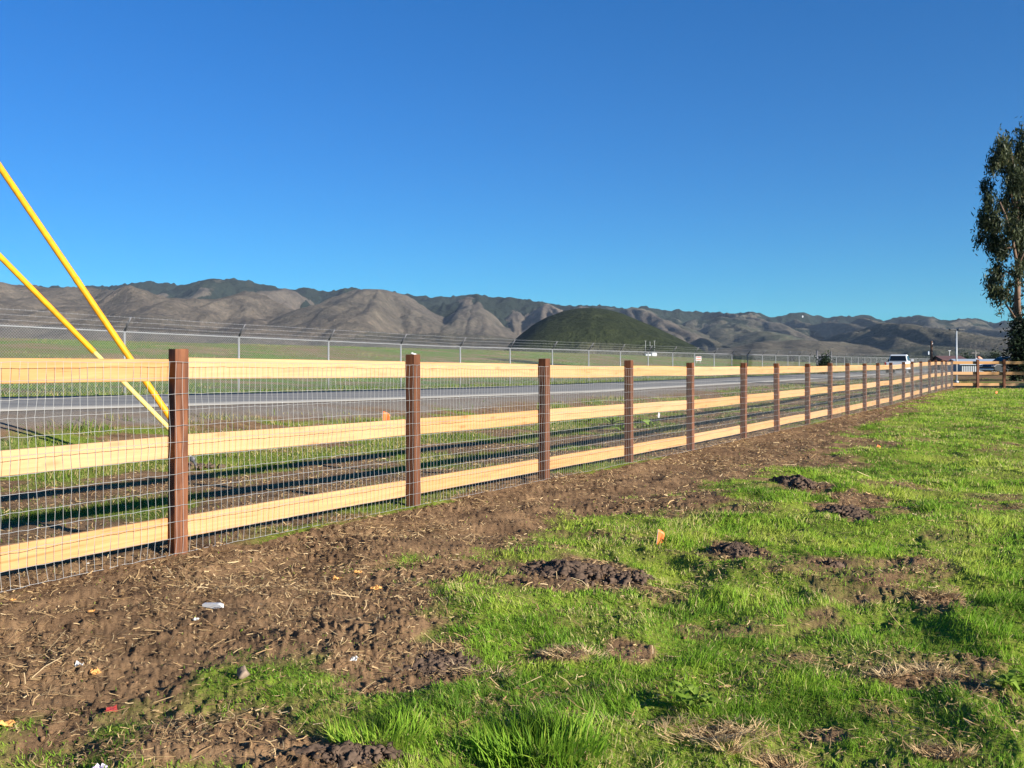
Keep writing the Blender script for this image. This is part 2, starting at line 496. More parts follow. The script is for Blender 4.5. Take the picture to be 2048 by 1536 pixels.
M['clod'] = plain("soil_clod", (.15, .088, .046), .95, 0, .45, 40, .1)
M['wet_clod'] = plain("dug_soil", (.085, .056, .038), .9, 0, .5, 30, .15)

# ------------------------------------------------------------------ the ground sheet
def build_ground():
    az = np.unique(np.concatenate([np.arange(-180, -41, 3.0), np.arange(-41, 41.01, .075), np.arange(41.1, 180.1, 3.0)]))
    rr = np.concatenate([[.25, .6, 1.0, 1.3], np.geomspace(1.55, 26, 420), np.geomspace(26.3, 1600, 190)])
    A, Rr = np.meshgrid(np.radians(az), rr)
    X = Rr * np.sin(A); Y = Rr * np.cos(A)
    g = grass_mask(X, Y)
    Z = ground_base(X, Y) + micro(X, Y, g, Rr)
    w, p = pw(X, Y)
    Z = np.where((p > 15.5) & (p < 23), np.minimum(Z, road_z(w) - .008), Z)
    far = np.clip(sstep(22, 24, p) + sstep(45, 60, Rr), 0, 1)
    nr, na = X.shape
    idx = np.arange(nr * na).reshape(nr, na)
    quads = np.stack([idx[:-1, :-1], idx[:-1, 1:], idx[1:, 1:], idx[1:, :-1]], -1).reshape(-1, 4)[:, ::-1]
    me = np_mesh("ground", np.stack([X, Y, Z], -1).reshape(-1, 3), [quads], True)
    attr(me, "grass", g); attr(me, "gravel", gravel_mask(X, Y)); attr(me, "far", far)
    return link("ground", me, M['ground'], kind='structure')
build_ground()

# road along the far side of the verge
def strip(p0, p1, w0, w1, lift, cols=6, step=1.5):
    W = np.arange(w0, w1, step); Pp = np.linspace(p0, p1, cols)
    Wg, Pg = np.meshgrid(W, Pp, indexing='ij')
    X, Y = wp(Wg, Pg)
    Z = road_z(Wg) + lift + .05 * (Pg - 15.9) / 6.6
    n, m = X.shape; i = np.arange(n * m).reshape(n, m)
    q = np.stack([i[:-1, :-1], i[1:, :-1], i[1:, 1:], i[:-1, 1:]], -1).reshape(-1, 4)[:, ::-1]
    return np.stack([X, Y, Z], -1).reshape(-1, 3), q
v, q = strip(15.9, 22.5, -45, 400, 0.0)
road = link("road", np_mesh("road", v, [q], True), M['road'], kind='structure')
road.modifiers.new("thick", 'SOLIDIFY').thickness = .012
road.modifiers["thick"].offset = -1
v, q = strip(16.12, 16.205, -45, 400, 0.006, 2)
link("edge_line", np_mesh("edge_line", v, [q], True), M['paint_line'], road)

# ------------------------------------------------------------------ the hills
SKY_L = [(-1100, 600), (-700, 585), (-300, 575), (0, 578), (137, 575), (191, 571), (219, 570), (260, 564), (301, 562), (328, 564), (355, 571), (380, 567), (410, 561), (427, 559), (454, 560),
         (495, 560), (515, 566), (533, 570), (567, 575), (588, 575), (612, 570), (642, 578), (680, 573), (697, 571), (734, 578), (768, 579), (803, 587), (854, 591), (905, 591),
         (932, 587), (956, 583), (990, 591), (1042, 600), (1083, 603), (1127, 610), (1175, 612), (1230, 628), (1300, 655), (1400, 700), (1500, 740)]
SKY_R = [(1000, 680), (1100, 640), (1170, 611), (1200, 611.5), (1246, 617), (1265, 613), (1283, 610), (1305, 612), (1326, 619), (1345, 619), (1358, 616), (1380, 620), (1404, 625), (1439, 622), (1463, 626), (1503, 620),
         (1522, 623), (1557, 631), (1580, 626), (1600, 623), (1615, 625), (1630, 630), (1654, 634), (1678, 630), (1720, 631), (1740, 634), (1768, 642), (1795, 636), (1831, 632), (1859, 634), (1881, 641), (1897, 644), (1919, 639),
         (1951, 637.5), (1969, 641), (1987, 647), (2005, 642), (2048, 646), (2120, 652), (2300, 640), (2600, 655), (3000, 650)]
RANGE_C = [(-1100, 590), (-600, 575), (-250, 568), (0, 562), (51, 563), (102, 566), (137, 569), (200, 576), (260, 585), (300, 594), (370, 600), (430, 598), (463, 588), (490, 577), (512, 583),
           (540, 598), (590, 616), (640, 630), (700, 645), (770, 655), (850, 665), (940, 676), (1040, 690), (1150, 705), (1300, 720), (1400, 730)]
DOME = [(1000, 712), (1015, 694), (1021, 687), (1040, 671), (1055, 660), (1072, 648), (1093, 637), (1127, 624), (1154, 618), (1182, 614), (1213, 619.5), (1247, 630), (1281, 644), (1315, 658), (1349, 673), (1377, 687), (1400, 698), (1425, 712)]
FOOT = [(-900, 690), (0, 668), (150, 662), (330, 660), (560, 668), (760, 664), (900, 668), (1010, 672), (1150, 690), (1300, 700), (1400, 704), (1480, 690), (1540, 679), (1600, 676), (1680, 682), (1740, 692), (1800, 700), (1900, 712), (3000, 712)]
BUMPS = [  # px, py, depth, half-width px, half-depth m, forest, green
    (577, 572, 4400, 85, 1100, 0, .1), (768, 578, 3900, 150, 1200, 0, .15), (700, 600, 3700, 80, 800, .2, .15), (940, 592, 4500, 70, 900, .1, .1), (946, 611, 3900, 95, 900, 0, .2),
    (1095, 607, 4500, 70, 1000, 0, .05), (1028, 616, 4300, 45, 700, .1, .1), (1160, 611, 4500, 80, 900, 0, .05), (1255, 617, 4700, 80, 1200, 0, .15), (240, 600, 2700, 80, 600, .35, .1), (90, 590, 2700, 120, 700, 0, .1),
    (1320, 640, 4300, 120, 1100, .1, .75), (1440, 642, 4200, 120, 1200, .1, .85), (1500, 628, 4700, 75, 1100, .1, .3), (1390, 640, 4700, 70, 900, .2, .5), (1590, 636, 4600, 70, 900, .3, .4), (1400, 672, 2900, 45, 500, .2, .6),
    (1645, 640, 4300, 90, 1000, .15, .35), (1765, 648, 2600, 130, 800, .12, .45), (1720, 636, 4000, 80, 900, .1, .35), (1850, 650, 4100, 80, 900, .1, .4), (1955, 655, 3900, 80, 900, .1, .4), (1975, 672, 2500, 150, 700, .1, .6),
    (1690, 662, 2700, 70, 600, .15, .4), (1850, 690, 2000, 90, 400, .1, .8), (2150, 660, 2600, 160, 700, .1, .4), (300, 628, 2300, 170, 500, .1, .15), (620, 640, 2900, 120, 600, 0, .2), (480, 590, 2900, 60, 500, 0, .1)]

def build_hills():
    px = np.arange(-1000, 2900, 3.0)
    r = np.concatenate([np.arange(1150, 3200, 20.0), np.arange(3200, 5800, 28.0), np.arange(5800, 7600, 120.0)])
    PX, RR = np.meshgrid(px, r)
    X = (PX - 1024) / F * RR
    H = -6 + 10 * sstep(1200, 2400, RR) + 10 * fbm(X / 400, RR / 400, 3, 201)
    forest = np.zeros_like(H); green = np.full_like(H, .45); dome = np.zeros_like(H); scar = np.zeros_like(H)
    wx = (fbm(X / 500, RR / 500, 4, 203) - .5) * 2
    def layer(crest, R0, Wf, Wb, pw_, fr, gr, spur, L, seed, jitter=.07, top_forest=0, isdome=0):
        nonlocal H, forest, green, dome, scar
        c = np.array(crest, float)
        Rw = R0 * (1 + jitter * 2 * (fbm(px / 150.0, px * 0 + seed, 3, seed) - .5))[None, :]
        cp = np.interp(px, c[:, 0], c[:, 1])[None, :]
        hc = EYE + (HY - cp) * Rw / F
        d = (Rw - RR)
        dd = np.where(d > 0, d / Wf, -d / Wb)
        front = d > 0
        sp = ridged(X / L + .6 * wx, RR / (L * 2.6) + .3 * wx, 3, seed + 5) - .55
        dd2 = dd + np.where(front, spur * sp * np.clip(dd * 5, 0, 1) * np.clip(1.15 - dd, 0, 1), .15 * sp * np.clip(dd * 4, 0, 1))
        prof = np.clip(1 - np.clip(dd2, 0, None) ** pw_, 0, 1)
        h = hc * prof
        up = h > H
        H = np.where(up, h, H)
        fo = fr + top_forest * np.clip(1 - dd * 2.2, 0, 1) - .55 * sp * front
        forest = np.where(up, fo, forest); green = np.where(up, gr, green); dome = np.where(up, isdome, dome)
        scar = np.where(up, 0, scar)
    layer(SKY_L, 5200, 2300, 1500, .92, .72, .15, .75, 520, 301, .05, .45)
    layer(SKY_R, 5400, 2500, 1500, .92, .30, .45, 1.0, 560, 307, .05, .80)
    layer(RANGE_C, 3000, 1350, 1200, .95, -.16, .10, .80, 330, 313, .06, 0)
    layer(FOOT, 2300, 700, 900, 1.0, .0, .35, .4, 180, 317, .10, .1)
    for k, (bx, by, br, hw, hd, fr, gr) in enumerate(BUMPS):
        hc = EYE + (HY - by) * br / F
        if bx > 1280: hw *= .68; hd *= .8
        hwm = hw / F * br
        x0 = (bx - 1024) / F * br
        dx = (X - x0) / hwm; dy = (RR - br) / hd
        ang = np.arctan2(dy, dx)
        dist = np.sqrt(dx * dx + dy * dy)
        sp = ridged(ang * 1.5 + 3 * k + .35 * wx, dist * .8 + k, 3, 401 + k) - .55
        d2 = dist + .38 * sp * np.clip(dist * 1.5, 0, 1) + .05 * wx
        h = hc * (1.0 - .50 * np.clip(d2, 0, None) ** (1.35 if bx < 1280 else 1.15))
        up = h > H
        H = np.where(up, h, H)
        forest = np.where(up, fr - .75 * sp * np.clip(dist, 0, 1) - .12, forest); green = np.where(up, gr, green); dome = np.where(up, 0, dome)
    # pale cuttings and bare slips near some crests
    for (sx, sy, sr, rad) in [(497, 572, 5000, 14), (480, 583, 2950, 12), (965, 604, 4400, 22), (1110, 612, 4450, 24), (1150, 612, 4450, 20), (240, 590, 2650, 22), (1420, 640, 4600, 18)]:
        x0 = (sx - 1024) / F * sr; rr_ = rad / F * sr
        scar = np.maximum(scar, np.clip(1.3 - np.sqrt(((X - x0) / rr_) ** 2 + ((RR - sr) / (rr_ * 3)) ** 2), 0, 1))
    # the near rounded hill
    c = np.array(DOME, float); Rd = 1560.0
    cp = np.interp(PX, c[:, 0], c[:, 1])
    hc = EYE + (HY - cp) * Rd / F
    half = 330.0
    prof = np.sqrt(np.clip(1 - ((RR - Rd) / half) ** 2, 0, 1))
    h = hc * prof + (fbm(X / 40, RR / 40, 3, 501) - .5) * 1.5 - 4 * (hc < 6)
    up = (h > H) & (hc > 3)
    H = np.where(up, h, H); dome = np.where(up, 1, dome); forest = np.where(up, 0, forest)
    # gullies hold the brush, noses stay bare
    rough = (fbm(X / 260 + .4 * wx, RR / 420, 5, 611, .55) - .5) * 2 + (ridged(X / 170 + .5 * wx, RR / 500, 3, 613) - .55) * .9
    H = H + (rough - .25) * np.clip(H * .06, 0, 15) * (dome < .5)
    k = 9; c1 = np.cumsum(np.pad(H, ((0, 0), (k + 1, k)), 'edge'), 1)
    blur = (c1[:, 2 * k + 1:] - c1[:, :-2 * k - 1]) / (2 * k + 1)
    conc = (blur - H) / np.clip(RR * .0022, 3, 20)
    forest = forest + np.clip(conc, -1.2, 1.2) * .30 - .02
    gul = ridged(X / 150 + .8 * wx, RR / 800, 3, 631)
    H = H - (gul - .5) * np.clip(H * .10, 0, 16) * (dome < .5) * np.clip((RR - 1400) / 800, 0, 1)
    forest = forest + (gul - .62) * .9 * (dome < .5)
    skyl = np.minimum(np.minimum(np.interp(px, *zip(*SKY_L)), np.interp(px, *zip(*SKY_R))), np.minimum(np.interp(px, *zip(*RANGE_C)), np.interp(px, *zip(*DOME))))
    cap = EYE + (HY - skyl[None, :] - .5) * RR / F
    H = np.where(H > cap - 12, cap - 12 + 12 * np.tanh((H - cap + 12) / 12), H)
    # treetops roughen the wooded skyline
    H = H + np.clip(forest, 0, 1) * 22 * np.clip(vn(X / 22, RR / 60, 601) - .45, 0, 1)
    H = H + (fbm(X / 90, RR / 90, 4, 605) - .5) * 14 * sstep(20, 90, H) * (dome < .5)
    n, m = H.shape; i = np.arange(n * m).reshape(n, m)
    q = np.stack([i[:-1, :-1], i[:-1, 1:], i[1:, 1:], i[1:, :-1]], -1).reshape(-1, 4)
    me = np_mesh("hills", np.stack([X, RR, H], -1).reshape(-1, 3), [q], True)
    attr(me, "forest", forest); attr(me, "green", green); attr(me, "dome", dome); attr(me, "scar", scar)
    link("hills", me, M['hills'], kind='structure')
build_hills()

# ------------------------------------------------------------------ the new board fence
FENCE_RZ = math.pi / 2 - TH
def zf(w): return float(np.interp(w, ZF[:, 0], ZF[:, 1]))
X0, Y0 = wp(0, PF)
POSTPX = [355, 827, 1088, 1258, 1381, 1487, 1554, 1615, 1660, 1695, 1729.5, 1756, 1782, 1806.5, 1824, 1842, 1859, 1871.7, 1884, 1892.4, 1903.5]
POSTW = [w_on(x, PF) for x in POSTPX]
POSTW = [POSTW[0] - 4.32, POSTW[0] - 2.16] + POSTW
fence = empty("board_fence", (X0, Y0, 0), FENCE_RZ, label="long new board fence with brown posts, three pale rails and wire mesh", cat="fence")
PH = 1.32
def post_mesh(sx, sy, h, seed):
    random.seed(seed)
    bm = bmesh.new(); bmesh.ops.create_cube(bm, size=1)
    bmesh.ops.scale(bm, vec=(sx, sy, h + .25), verts=bm.verts)
    bmesh.ops.bevel(bm, geom=bm.edges[:], offset=.006, segments=2, affect='EDGES', profile=.6)
    bmesh.ops.translate(bm, vec=(0, 0, (h - .25) / 2), verts=bm.verts)
    tx, ty = random.uniform(-.014, .014), random.uniform(-.012, .012)
    for v in bm.verts:
        if v.co.z > .5: v.co.x += tx; v.co.y += ty; v.co.z += random.uniform(-.0015, .0015)
    me = bpy.data.meshes.new("post"); bm.to_mesh(me); bm.free()
    return me
for i, w in enumerate(POSTW):
    o = link("post", post_mesh(.092, .094, PH, i), M['post'], fence)
    o.location = (w, 0, zf(w) + random.uniform(-.012, .008))
    o.rotation_euler = (0, 0, R(-11) if i == 2 else R(random.uniform(-4, 4)))
RAILZ = (1.185, .685, .150)
random.seed(3)
def board(length, hh, tt, dz, bend, seed):
    """one sawn rail: slightly crooked, edges eased"""
    n = 6; me = MB(); b = .004
    prof = [(-tt / 2, -hh / 2 + b), (-tt / 2 + b, -hh / 2), (tt / 2 - b, -hh / 2), (tt / 2, -hh / 2 + b), (tt / 2, hh / 2 - b), (tt / 2 - b, hh / 2), (-tt / 2 + b, hh / 2), (-tt / 2, hh / 2 - b)]
    V = []; Fc = []
    for k in range(n + 1):
        t = k / n
        for (y, z) in prof:
            V.append((t * length, y + bend * .5 * math.sin(math.pi * t), z + dz * t + bend * math.sin(math.pi * t)))
    m = len(prof)
    for k in range(n):
        for j in range(m):
            Fc.append((k * m + j, k * m + (j + 1) % m, (k + 1) * m + (j + 1) % m, (k + 1) * m + j))
    Fc.append(tuple(range(m))[::-1]); Fc.append(tuple(n * m + j for j in range(m)))
    me.add(V, Fc); return me
for i in range(len(POSTW) - 1):
    w0, w1 = POSTW[i], POSTW[i + 1]
    for k, rz in enumerate(RAILZ):
        z0, z1 = zf(w0) + rz, zf(w1) + rz
        j = random.uniform(-.008, .008)
        o = board(w1 - w0 - .004, .14, .038, z1 - z0, random.uniform(-.006, .006), i).build("rail", M['wood'], fence)
        o.location = (w0 + .002, .047 + .020, z0 + j)

def wire_mesh_geometry(w0, w1):
    """knotted farm mesh, 5 cm by 10 cm, stapled to the front of the posts"""
    V = []; Fq = []
    xs = np.arange(w0, w1, .0508); zs = np.arange(13) * .1016 + .012
    g = np.random.default_rng(5)
    nx, nz = len(xs), len(zs)
    base = np.interp(xs, ZF[:, 0], ZF[:, 1])
    sag = (vn(xs / .9, xs * 0, 71) - .5) * .02
    bulge = (vn(xs / .7, xs * 0 + 3, 77) - .5) * .025
    PX = xs[:, None] + g.normal(0, .0022, (nx, nz)) + (vn(xs[:, None] / .4, zs[None, :] / .15, 79) - .5) * .016
    PZ = base[:, None] + zs[None, :] + sag[:, None] * (zs[None, :] / 1.2) + g.normal(0, .0018, (nx, nz))
    dpost = np.min(np.abs(xs[:, None] - np.array(POSTW)[None, :]), 1)
    free = sstep(.05, .5, dpost)
    PY = -.051 - .004 + (bulge * free)[:, None] + (vn(xs[:, None] / .3, zs[None, :] / .2, 83) - .5) * .014 * free[:, None] + g.normal(0, .001, (nx, nz))
    P = np.stack([PX, PY, PZ], -1)
    def prisms(A, B, r):
        n = len(A); d = B - A; d /= np.linalg.norm(d, axis=1, keepdims=True)
        up = np.where(np.abs(d[:, 2:3]) > .8, np.array([[1., 0, 0]]), np.array([[0., 0, 1]]))
        a = np.cross(d, up); a /= np.linalg.norm(a, axis=1, keepdims=True); b = np.cross(d, a)
        ring = [a * math.cos(t) + b * math.sin(t) for t in (0, 2.094, 4.189)]
        vv = np.stack([A + q * r for q in ring] + [B + q * r for q in ring], 1).reshape(-1, 3)
        k = np.arange(n)[:, None] * 6
        f = np.concatenate([k + np.array([[j, (j + 1) % 3, 3 + (j + 1) % 3, 3 + j]]) for j in range(3)])
        return vv, f
    out = []; off = 0; faces = []
    for A, B, r in ((P[:, :-1], P[:, 1:], .00125), (P[:-1], P[1:], .0018)):
        vv, f = prisms(A.reshape(-1, 3), B.reshape(-1, 3), r); out.append(vv); faces.append(f + off); off += len(vv)
    # knots, near bays only
    K = P[xs < 15].reshape(-1, 3); s = .0032
    o6 = np.array([(s, 0, 0), (-s, 0, 0), (0, s, 0), (0, -s, 0), (0, 0, s * 1.3), (0, 0, -s * 1.3)])
    kv = (K[:, None, :] + o6[None]).reshape(-1, 3); k = np.arange(len(K))[:, None] * 6
    tri = np.concatenate([k + np.array([t]) for t in ((0, 2, 4), (2, 1, 4), (1, 3, 4), (3, 0, 4), (2, 0, 5), (1, 2, 5), (3, 1, 5), (0, 3, 5))])
    out.append(kv)
    return np_mesh("wire_mesh", np.concatenate(out), [np.concatenate(faces), tri + off])
link("wire_mesh", wire_mesh_geometry(POSTW[0], POSTW[-1] + .03), M['wire'], fence)
# a paper slip caught on the second post's top, a tag under the middle rail
# ------------------------------------------------------------------ the cross run at the far corner
CW = POSTW[-1]
cx, cy = wp(CW, PF)
corner = empty("rail_fence", (cx, cy, 0), R(-4), label="short rail fence without mesh crossing at the far right corner, partly in tree shade", cat="fence")
cs = [1.20, 2.41, 4.3, 6.4, 8.5, 10.6]
for i, s in enumerate(cs):
    X, Y = cx + s * math.cos(R(-4)), cy + s * math.sin(R(-4))
    o = link("post", post_mesh(.105, .105, PH + .03, 60 + i), M['post'], corner); o.location = (s, 0, gz(X, Y) * .5)
for a, b in zip([.06] + cs[:-1], cs):
    for rz in RAILZ:
        o = board(b - a - .004, .14, .038, 0, 0, 5).build("rail", M['wood'], corner); o.location = (a + .002, .075, rz + .01)

# ------------------------------------------------------------------ the airfield's chain-link fence
PC = 23.3
CPX = [249, 484, 658, 804, 922, 1021, 1107, 1178, 1241, 1298, 1346, 1390, 1428, 1463, 1495, 1524, 1551, 1575, 1597, 1619]
w1c = w_on(249, PC); w2c = w_on(1619, PC); dwc = (w2c - w1c) / 19
CWS = [w1c + dwc * k for k in range(-3, 52)]
ax, ay = wp(0, PC)
chain = empty("chain_link_fence", (ax, ay, 0), FENCE_RZ, label="tall grey chain-link fence topped with barbed wire along the far side of the road", cat="fence")
CH = 1.86
cm = MB(); cm.tube([(0, 0, -.3), (0, 0, CH)], .033, 10); cm.ball((0, 0, CH), (.04, .04, .02), 8, 4)
cpost = cm.mesh("post", True)
am = MB(); am.tube([(0, 0, CH), (0, -.30, CH + .40)], [.036, .028], 6)
carm = am.mesh("barb_arm", True)
cpost.materials.append(M['galv']); carm.materials.append(M['dull_steel'])
def cz(w): return float(road_z(w)) + .02
GATE = (1634, 1660)
gw0, gw1 = w_on(1634, PC), w_on(1662, PC)
for w in CWS:
    if gw0 - .5 < w < gw1 + .5: continue
    o = bpy.data.objects.new("post", cpost); COL.objects.link(o); o.parent = chain; o.location = (w, 0, cz(w))
    a = bpy.data.objects.new("barb_arm", carm); COL.objects.link(a); a.parent = o
segs = [(CWS[0], gw0), (gw1, CWS[-1])]
for s0, s1 in segs:
    ws = np.arange(s0, s1 + .01, max(.5, (s1 - s0) / 120))
    mb = MB(); mb.tube([(w, 0, cz(w) + CH - .02) for w in ws], .023, 6); mb.build("top_rail", M['galv'], chain, True)
    for k in (1, 2, 3):
        g = MB(); pts = []
        for w in ws: pts.append((w, -.30 * k / 3.05, cz(w) + CH + .40 * k / 3.05 - .012 * abs(math.sin(w * .7))))
        g.tube(pts, .0035, 4)
        for w in np.arange(s0, min(s1, 45), .16):
            c = (w, -.30 * k / 3.05, cz(w) + CH + .40 * k / 3.05 - .012 * abs(math.sin(w * .7)))
            g.tube([(c[0] - .01, c[1] - .02, c[2] - .03), (c[0] + .01, c[1] + .02, c[2] + .03)], .002, 3, False)
        g.build("barbed_wire", M['galv_wire'], chain)
def chain_mesh(s0, s1):
    h0, h1 = .03, CH + .045; pitch = .078; H = h1 - h0
    a = []; b = []
    for w in np.arange(s0 - H, s1, pitch):
        for sg in (1, -1):
            xa, xb = w, w + H
            za, zb = (h0, h1) if sg > 0 else (h1, h0)
            ta, tb = max(0, (s0 - xa) / H), min(1, (s1 - xa) / H)
            if tb <= ta: continue
            a.append((xa + H * ta, 0.004 * sg - .036, za + (zb - za) * ta)); b.append((xa + H * tb, .004 * sg - .036, za + (zb - za) * tb))
    A = np.array(a); B = np.array(b)
    A[:, 2] += road_z(A[:, 0]) + .02; B[:, 2] += road_z(B[:, 0]) + .02
    d = B - A; d /= np.linalg.norm(d, axis=1, keepdims=True)
    q = np.cross(d, np.array([0, 1., 0])); r = .0027
    ring = [q * r, -q * r * .5 + np.array([0, .0015, 0]), -q * r * .5 - np.array([0, .0015, 0])]
    vv = np.stack([A + t for t in ring] + [B + t for t in ring], 1).reshape(-1, 3)
    k = np.arange(len(A))[:, None] * 6
    f = np.concatenate([k + np.array([[j, (j + 1) % 3, 3 + (j + 1) % 3, 3 + j]]) for j in range(3)])
    return np_mesh("chain_link_mesh", vv, [f])
for s0, s1 in segs:
    link("chain_link_mesh", chain_mesh(s0, min(s1, 230)), M['galv_wire'], chain)

# ------------------------------------------------------------------ grass, straw, clods (things nobody could count)
def scatter(density, rmin, rmax, amax=42, seed=1, steps=60, pieces=None):
    """random points over the sector in front of the camera, density(r) per square metre"""
    g = np.random.default_rng(seed); xs = []; ys = []
    e = np.geomspace(rmin, rmax, steps)
    for a, b in zip(e[:-1], e[1:]):
        area = (b * b - a * a) / 2 * 2 * math.radians(amax)
        n = int(area * density((a + b) / 2))
        r = np.sqrt(g.uniform(a * a, b * b, n)); t = np.radians(g.uniform(-amax, amax, n))
        xs.append(r * np.sin(t)); ys.append(r * np.cos(t))
    return np.concatenate(xs), np.concatenate(ys)

def blades(name, X, Y, Z, L, W, lean, tint, mat, seed, curl=.5, az=None, lay=1.0, **k):
    """one mesh of bent tapering blades"""
    g = np.random.default_rng(seed); n = len(X)
    az = g.uniform(0, 2 * math.pi, n) if az is None else az
    yaw = g.uniform(0, 2 * math.pi, n)
    d = np.stack([np.cos(az), np.sin(az)], 1); s = np.stack([np.cos(yaw), np.sin(yaw)], 1)
    V = np.zeros((n, 5, 3), np.float32)
    for i, (t, wd) in enumerate(((0, 1.0), (.5, .75), (1, 0))):
        out = lean * L * (t * (1 - curl) + curl * t * t)
        up = lay * L * t * np.sqrt(np.clip(1 - (lean * (.4 + .6 * t)) ** 2, .03, 1))
        c = np.stack([X + d[:, 0] * out, Y + d[:, 1] * out, Z + up - .004], 1)
        if i < 2:
            off = np.concatenate([s * (W * wd / 2)[:, None], np.zeros((n, 1))], 1)
            V[:, 2 * i] = c - off; V[:, 2 * i + 1] = c + off
        else: V[:, 4] = c
    b = np.arange(n)[:, None] * 5
    q = b + np.array([[0, 1, 3, 2]]); t3 = b + np.array([[2, 3, 4]])
    me = np_mesh(name, V.reshape(-1, 3), [q, t3])
    attr(me, "tint", np.repeat(tint, 5))
    return link(name, me, mat, **k)

def field_grass():
    X, Y = scatter(lambda r: 18000 * min(1, (2.6 / r) ** 1.6), 1.6, 50, 50, 21)
    w, p = pw(X, Y)
    m = (p < 4.7) & (w < 49.0); X, Y, w, p = X[m], Y[m], w[m], p[m]
    g = grass_mask(X, Y); rnd = np.random.default_rng(22).uniform(0, 1, len(X))
    keep = rnd < np.clip(g * 1.15 - .10, .012, 1)
    X, Y, w, p, g = X[keep], Y[keep], w[keep], p[keep], g[keep]
    r = np.hypot(X, Y); G = np.random.default_rng(23); n = len(X)
    tuft = fbm(X * 1.7, Y * 1.7, 3, 91); tuft2 = fbm(X * 6, Y * 6, 2, 93)
    L = (.019 + .032 * sstep(.36, .66, tuft) * g + .022 * sstep(.5, .75, tuft2)) * G.uniform(.55, 1.35, n) * (.5 + .5 * g)
    lush = sstep(-1.0, -5.5, p + .05 * (40 - w)) * sstep(20, 34, w)
    L = L * (1 + 1.6 * lush)
    W = .0027 * np.clip((r / 2.6) ** .75, 1, 9) * G.uniform(.7, 1.4, n)
    L = L * np.clip((r / 5) ** .15, 1, 1.4)
    tone = fbm(X * .8, Y * .8, 4, 95); tone2 = fbm(X * 3.1, Y * 3.1, 3, 96)
    tint = np.clip(.40 + (tone - .5) * 1.3 + (tone2 - .5) * 1.1 + G.normal(0, .11, n), 0.02, .74)
    dead = G.uniform(0, 1, n) < .07 + .38 * sstep(.56, .70, fbm(X * 2.1 + 50, Y * 2.1, 3, 97))
    tint = np.where(dead, G.uniform(.8, 1.0, n), tint)
    tint = np.where(lush > .4, np.clip(tint + .08, 0, .7), tint)
    lean = np.clip(G.beta(2.4, 1.8, n) * .95 + .05, 0, .97)
    combed = fbm(X * .9, Y * .9, 2, 98) * 12
    az = np.where(G.uniform(0, 1, n) < .55, combed + G.normal(0, .6, n), G.uniform(0, 6.283, n))
    Z = ground_z(X, Y)
    blades("grass", X, Y, Z, L, W, lean, tint, M['grass'], 24, .55, az, kind='stuff', label="bright green patchy grass growing on the near side of the fence", cat="grass")
    return n
field_grass()

def verge_grass():
    X, Y = scatter(lambda r: 2200 * min(1, (5.0 / r) ** 1.45), 4.5, 75, 42, 31)
    w, p = pw(X, Y)
    m = (p > 4.98) & (p < 14.4) & (w > -4); X, Y, w, p = X[m], Y[m], w[m], p[m]
    g = grass_mask(X, Y); G = np.random.default_rng(33)
    keep = G.uniform(0, 1, len(X)) < np.clip(g * 1.3 - .08, .05, .95)
    X, Y, w, p, g = X[keep], Y[keep], w[keep], p[keep], g[keep]; n = len(X); r = np.hypot(X, Y)
    L = (.03 + .07 * g * sstep(.35, .7, fbm(X * 1.9, Y * 1.9, 3, 35)) + .10 * sstep(.55, .7, fbm(X * .9, Y * .9, 3, 36)) * sstep(10, 11.5, p) ) * G.uniform(.6, 1.4, n)
    W = .0042 * np.clip((r / 5) ** .75, 1, 8)
    tint = np.clip(.36 + (fbm(X * .7, Y * .7, 3, 38) - .5) * 1.5 + G.normal(0, .14, n), 0, 1)
    tint = np.where(G.uniform(0, 1, n) < .2, G.uniform(.7, 1, n), tint)
    lean = np.clip(G.beta(2, 2, n), .05, .96)
    blades("grass", X, Y, ground_z(X, Y), L, W * G.uniform(.7, 1.4, n), lean, tint, M['verge'], 34, .5, kind='stuff', label="sparse olive grass on the verge between fence and road", cat="grass")
    # longer weeds against the chain-link fence and below it
    G = np.random.default_rng(43); n = 16000
    w = G.uniform(-12, 130, n); p = 22.75 + np.abs(G.normal(0, .55, n)); X, Y = wp(w, p)
    L = G.uniform(.08, .30, n) * (.4 + fbm(w * .5, w * 0, 3, 44)); tint = np.clip(G.normal(.35, .2, n), 0, 1)
    blades("grass", X, Y, ground_z(X, Y), L, np.full(n, .02) * G.uniform(.6, 1.3, n), np.clip(G.beta(2, 3, n), .05, .9), tint, M['verge'], 45, .5, kind='stuff', label="longer weeds along the foot of the chain-link fence", cat="grass")
verge_grass()

def field_tufts():
    G = np.random.default_rng(47); n = 60000
    w = G.uniform(-10, 110, n); p = 23.4 + 45 * G.uniform(0, 1, n) ** 1.3; X, Y = wp(w, p)
    g = fbm(X * .22, Y * .22, 4, 48); keep = G.uniform(0, 1, n) < sstep(.38, .6, g); X, Y, g = X[keep], Y[keep], g[keep]; n = len(X)
    L = G.uniform(.05, .16, n) * (.5 + g); tint = np.clip(.15 + (g - .4) * 1.6 + G.normal(0, .15, n), 0, 1)
    blades("grass", X, Y, ground_z(X, Y), L, np.full(n, .028) * G.uniform(.6, 1.4, n), np.clip(G.beta(2, 3, n), .05, .9), tint, M['verge'], 49, .5, kind='stuff', label="rough grass on the airfield bank behind the chain-link fence", cat="grass")
field_tufts()

